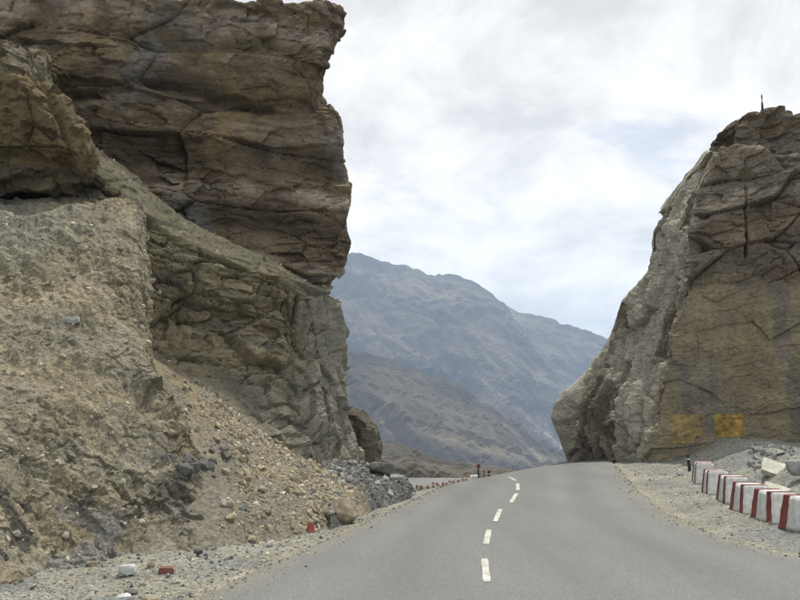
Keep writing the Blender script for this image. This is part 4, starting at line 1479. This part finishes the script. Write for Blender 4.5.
guide_post(690, 470.5, 0.5, 'leaning black guide post beside the striped kerb blocks', -0.05)
guide_post(668.5, 458.5, 0.32, 'short black guide post below the faded yellow panel')
guide_post(614, 463.5, 0.3, 'short black guide post at the foot of the grey rock spur')

ps = at(478.5, 478.5, 66.0)
sg = empty('road_sign', (ps[0], ps[1], ps[2] - 0.4))
tag(sg, 'small round red sign on a post past the crest', 'sign')
bm_obj('post', cyl_bm(0.06, 0.06, 0, 1.35), M_black, sg)
d_ = cyl_bm(0.17, 0.17, -0.015, 0.015, 20)
bm_obj('disc', d_, M_red, sg, (0, -0.08, 1.35), (math.radians(90), 0, 0))
for k, (x, y, h, lb) in enumerate([(484, 478, 0.6, 'thin dark post right of the round sign'), (489, 477.6, 0.55, 'stout dark post further right of the round sign')]):
    p = at(x, y, 66.0)
    t = empty('guide_post', (p[0], p[1], p[2] - 0.3)); tag(t, lb, 'post', 'black guide posts')
    bm_obj('post', cyl_bm(0.05 + 0.06 * k, 0.05 + 0.05 * k, 0, h + 0.3), M_black, t)
    bm_obj('band', cyl_bm(0.053 + 0.06 * k, 0.053 + 0.055 * k, h, h + 0.06), M_white, t)
pw = at(474.5, 478.6, 68.0)
wb = empty('kerb_block', (pw[0], pw[1], pw[2] - 0.25), 0.3)
tag(wb, 'plain white kerb block beside the round sign', 'kerb block', 'distant kerb blocks on the lower bend')
bm_obj('concrete_body', worn_box((0.75, BW, BH), 0.03, 4, n=2), M_white, wb)

# pole on the summit, foot on the rock
foot = None
for y_ in np.arange(88, 140, 0.5):
    ok, loc, nr_, ix_, ob_, mx_ = S.ray_cast(DG, Vector(CAM), Vector(ray(762.5, y_)).normalized())
    if ok and ob_.name.startswith('summit'):
        foot = loc; break
foot = foot if foot is not None else Vector(at(762.5, 110, 30.5))
fp = empty('summit_pole', (foot[0], foot[1], foot[2] - 0.1))
tag(fp, 'thin dark pole standing on top of the rock outcrop', 'pole')
fp.scale = (1.15, 1.15, 1.25)
bm_obj('base', cyl_bm(0.045, 0.03, 0, 0.32, 10), M_black, fp)
bm_obj('pole', cyl_bm(0.018, 0.012, 0.3, 0.58, 8), M_black, fp)
bm_obj('finial', cyl_bm(0.028, 0.02, 0.46, 0.55, 8), M_black, fp)

# dry tuft in the crack
fr = (np.hypot(px - 745, py - 168) < 5)
tp_ = gh(745, 176)
bm = bmesh.new()
for i in range(170):
    a, e_ = random.random() * 6.28, 0.5 + random.random() * 0.9
    ln = 0.16 + 0.26 * random.random()
    o_ = Vector((random.gauss(0, 0.1), random.gauss(0, 0.08), random.gauss(0, 0.12)))
    d_ = Vector((math.cos(a) * math.cos(e_), math.sin(a) * math.cos(e_) - 0.25, math.sin(e_)))
    s_ = d_.cross(Vector((0.3, 0.4, 1))).normalized() * 0.011
    v = [bm.verts.new(o_ - s_), bm.verts.new(o_ + s_), bm.verts.new(o_ + d_ * ln * 0.6 + s_ * 0.8), bm.verts.new(o_ + d_ * ln)]
    bm.faces.new(v)
tf = bm_obj('dry_tuft', bm, M_tuft, None, tp_)
tag(tf, 'dry olive plant tuft growing from the rock crack', 'plant')

# ------------------------------------------------------------------ haze
hz = bpy.data.materials.new('haze_air')
hz.use_nodes = True
ht = hz.node_tree
for n in list(ht.nodes): ht.nodes.remove(n)
ho = N(ht, 'ShaderNodeOutputMaterial')
hv = N(ht, 'ShaderNodeVolumePrincipled')
hv.inputs['Color'].default_value = (0.50, 0.65, 0.88, 1)
hv.inputs['Density'].default_value = 0.00021
hv.inputs['Anisotropy'].default_value = 0.0
ht.links.new(hv.outputs[0], ho.inputs['Volume'])
bm = bmesh.new()
bmesh.ops.create_cube(bm, size=1.0)
for v in bm.verts:
    v.co = Vector((v.co.x * 13200, v.co.y * 13200, -230 + (v.co.z + 0.5) * 905))
hb = bm_obj('haze', bm, hz)
tag(hb, kind='stuff')
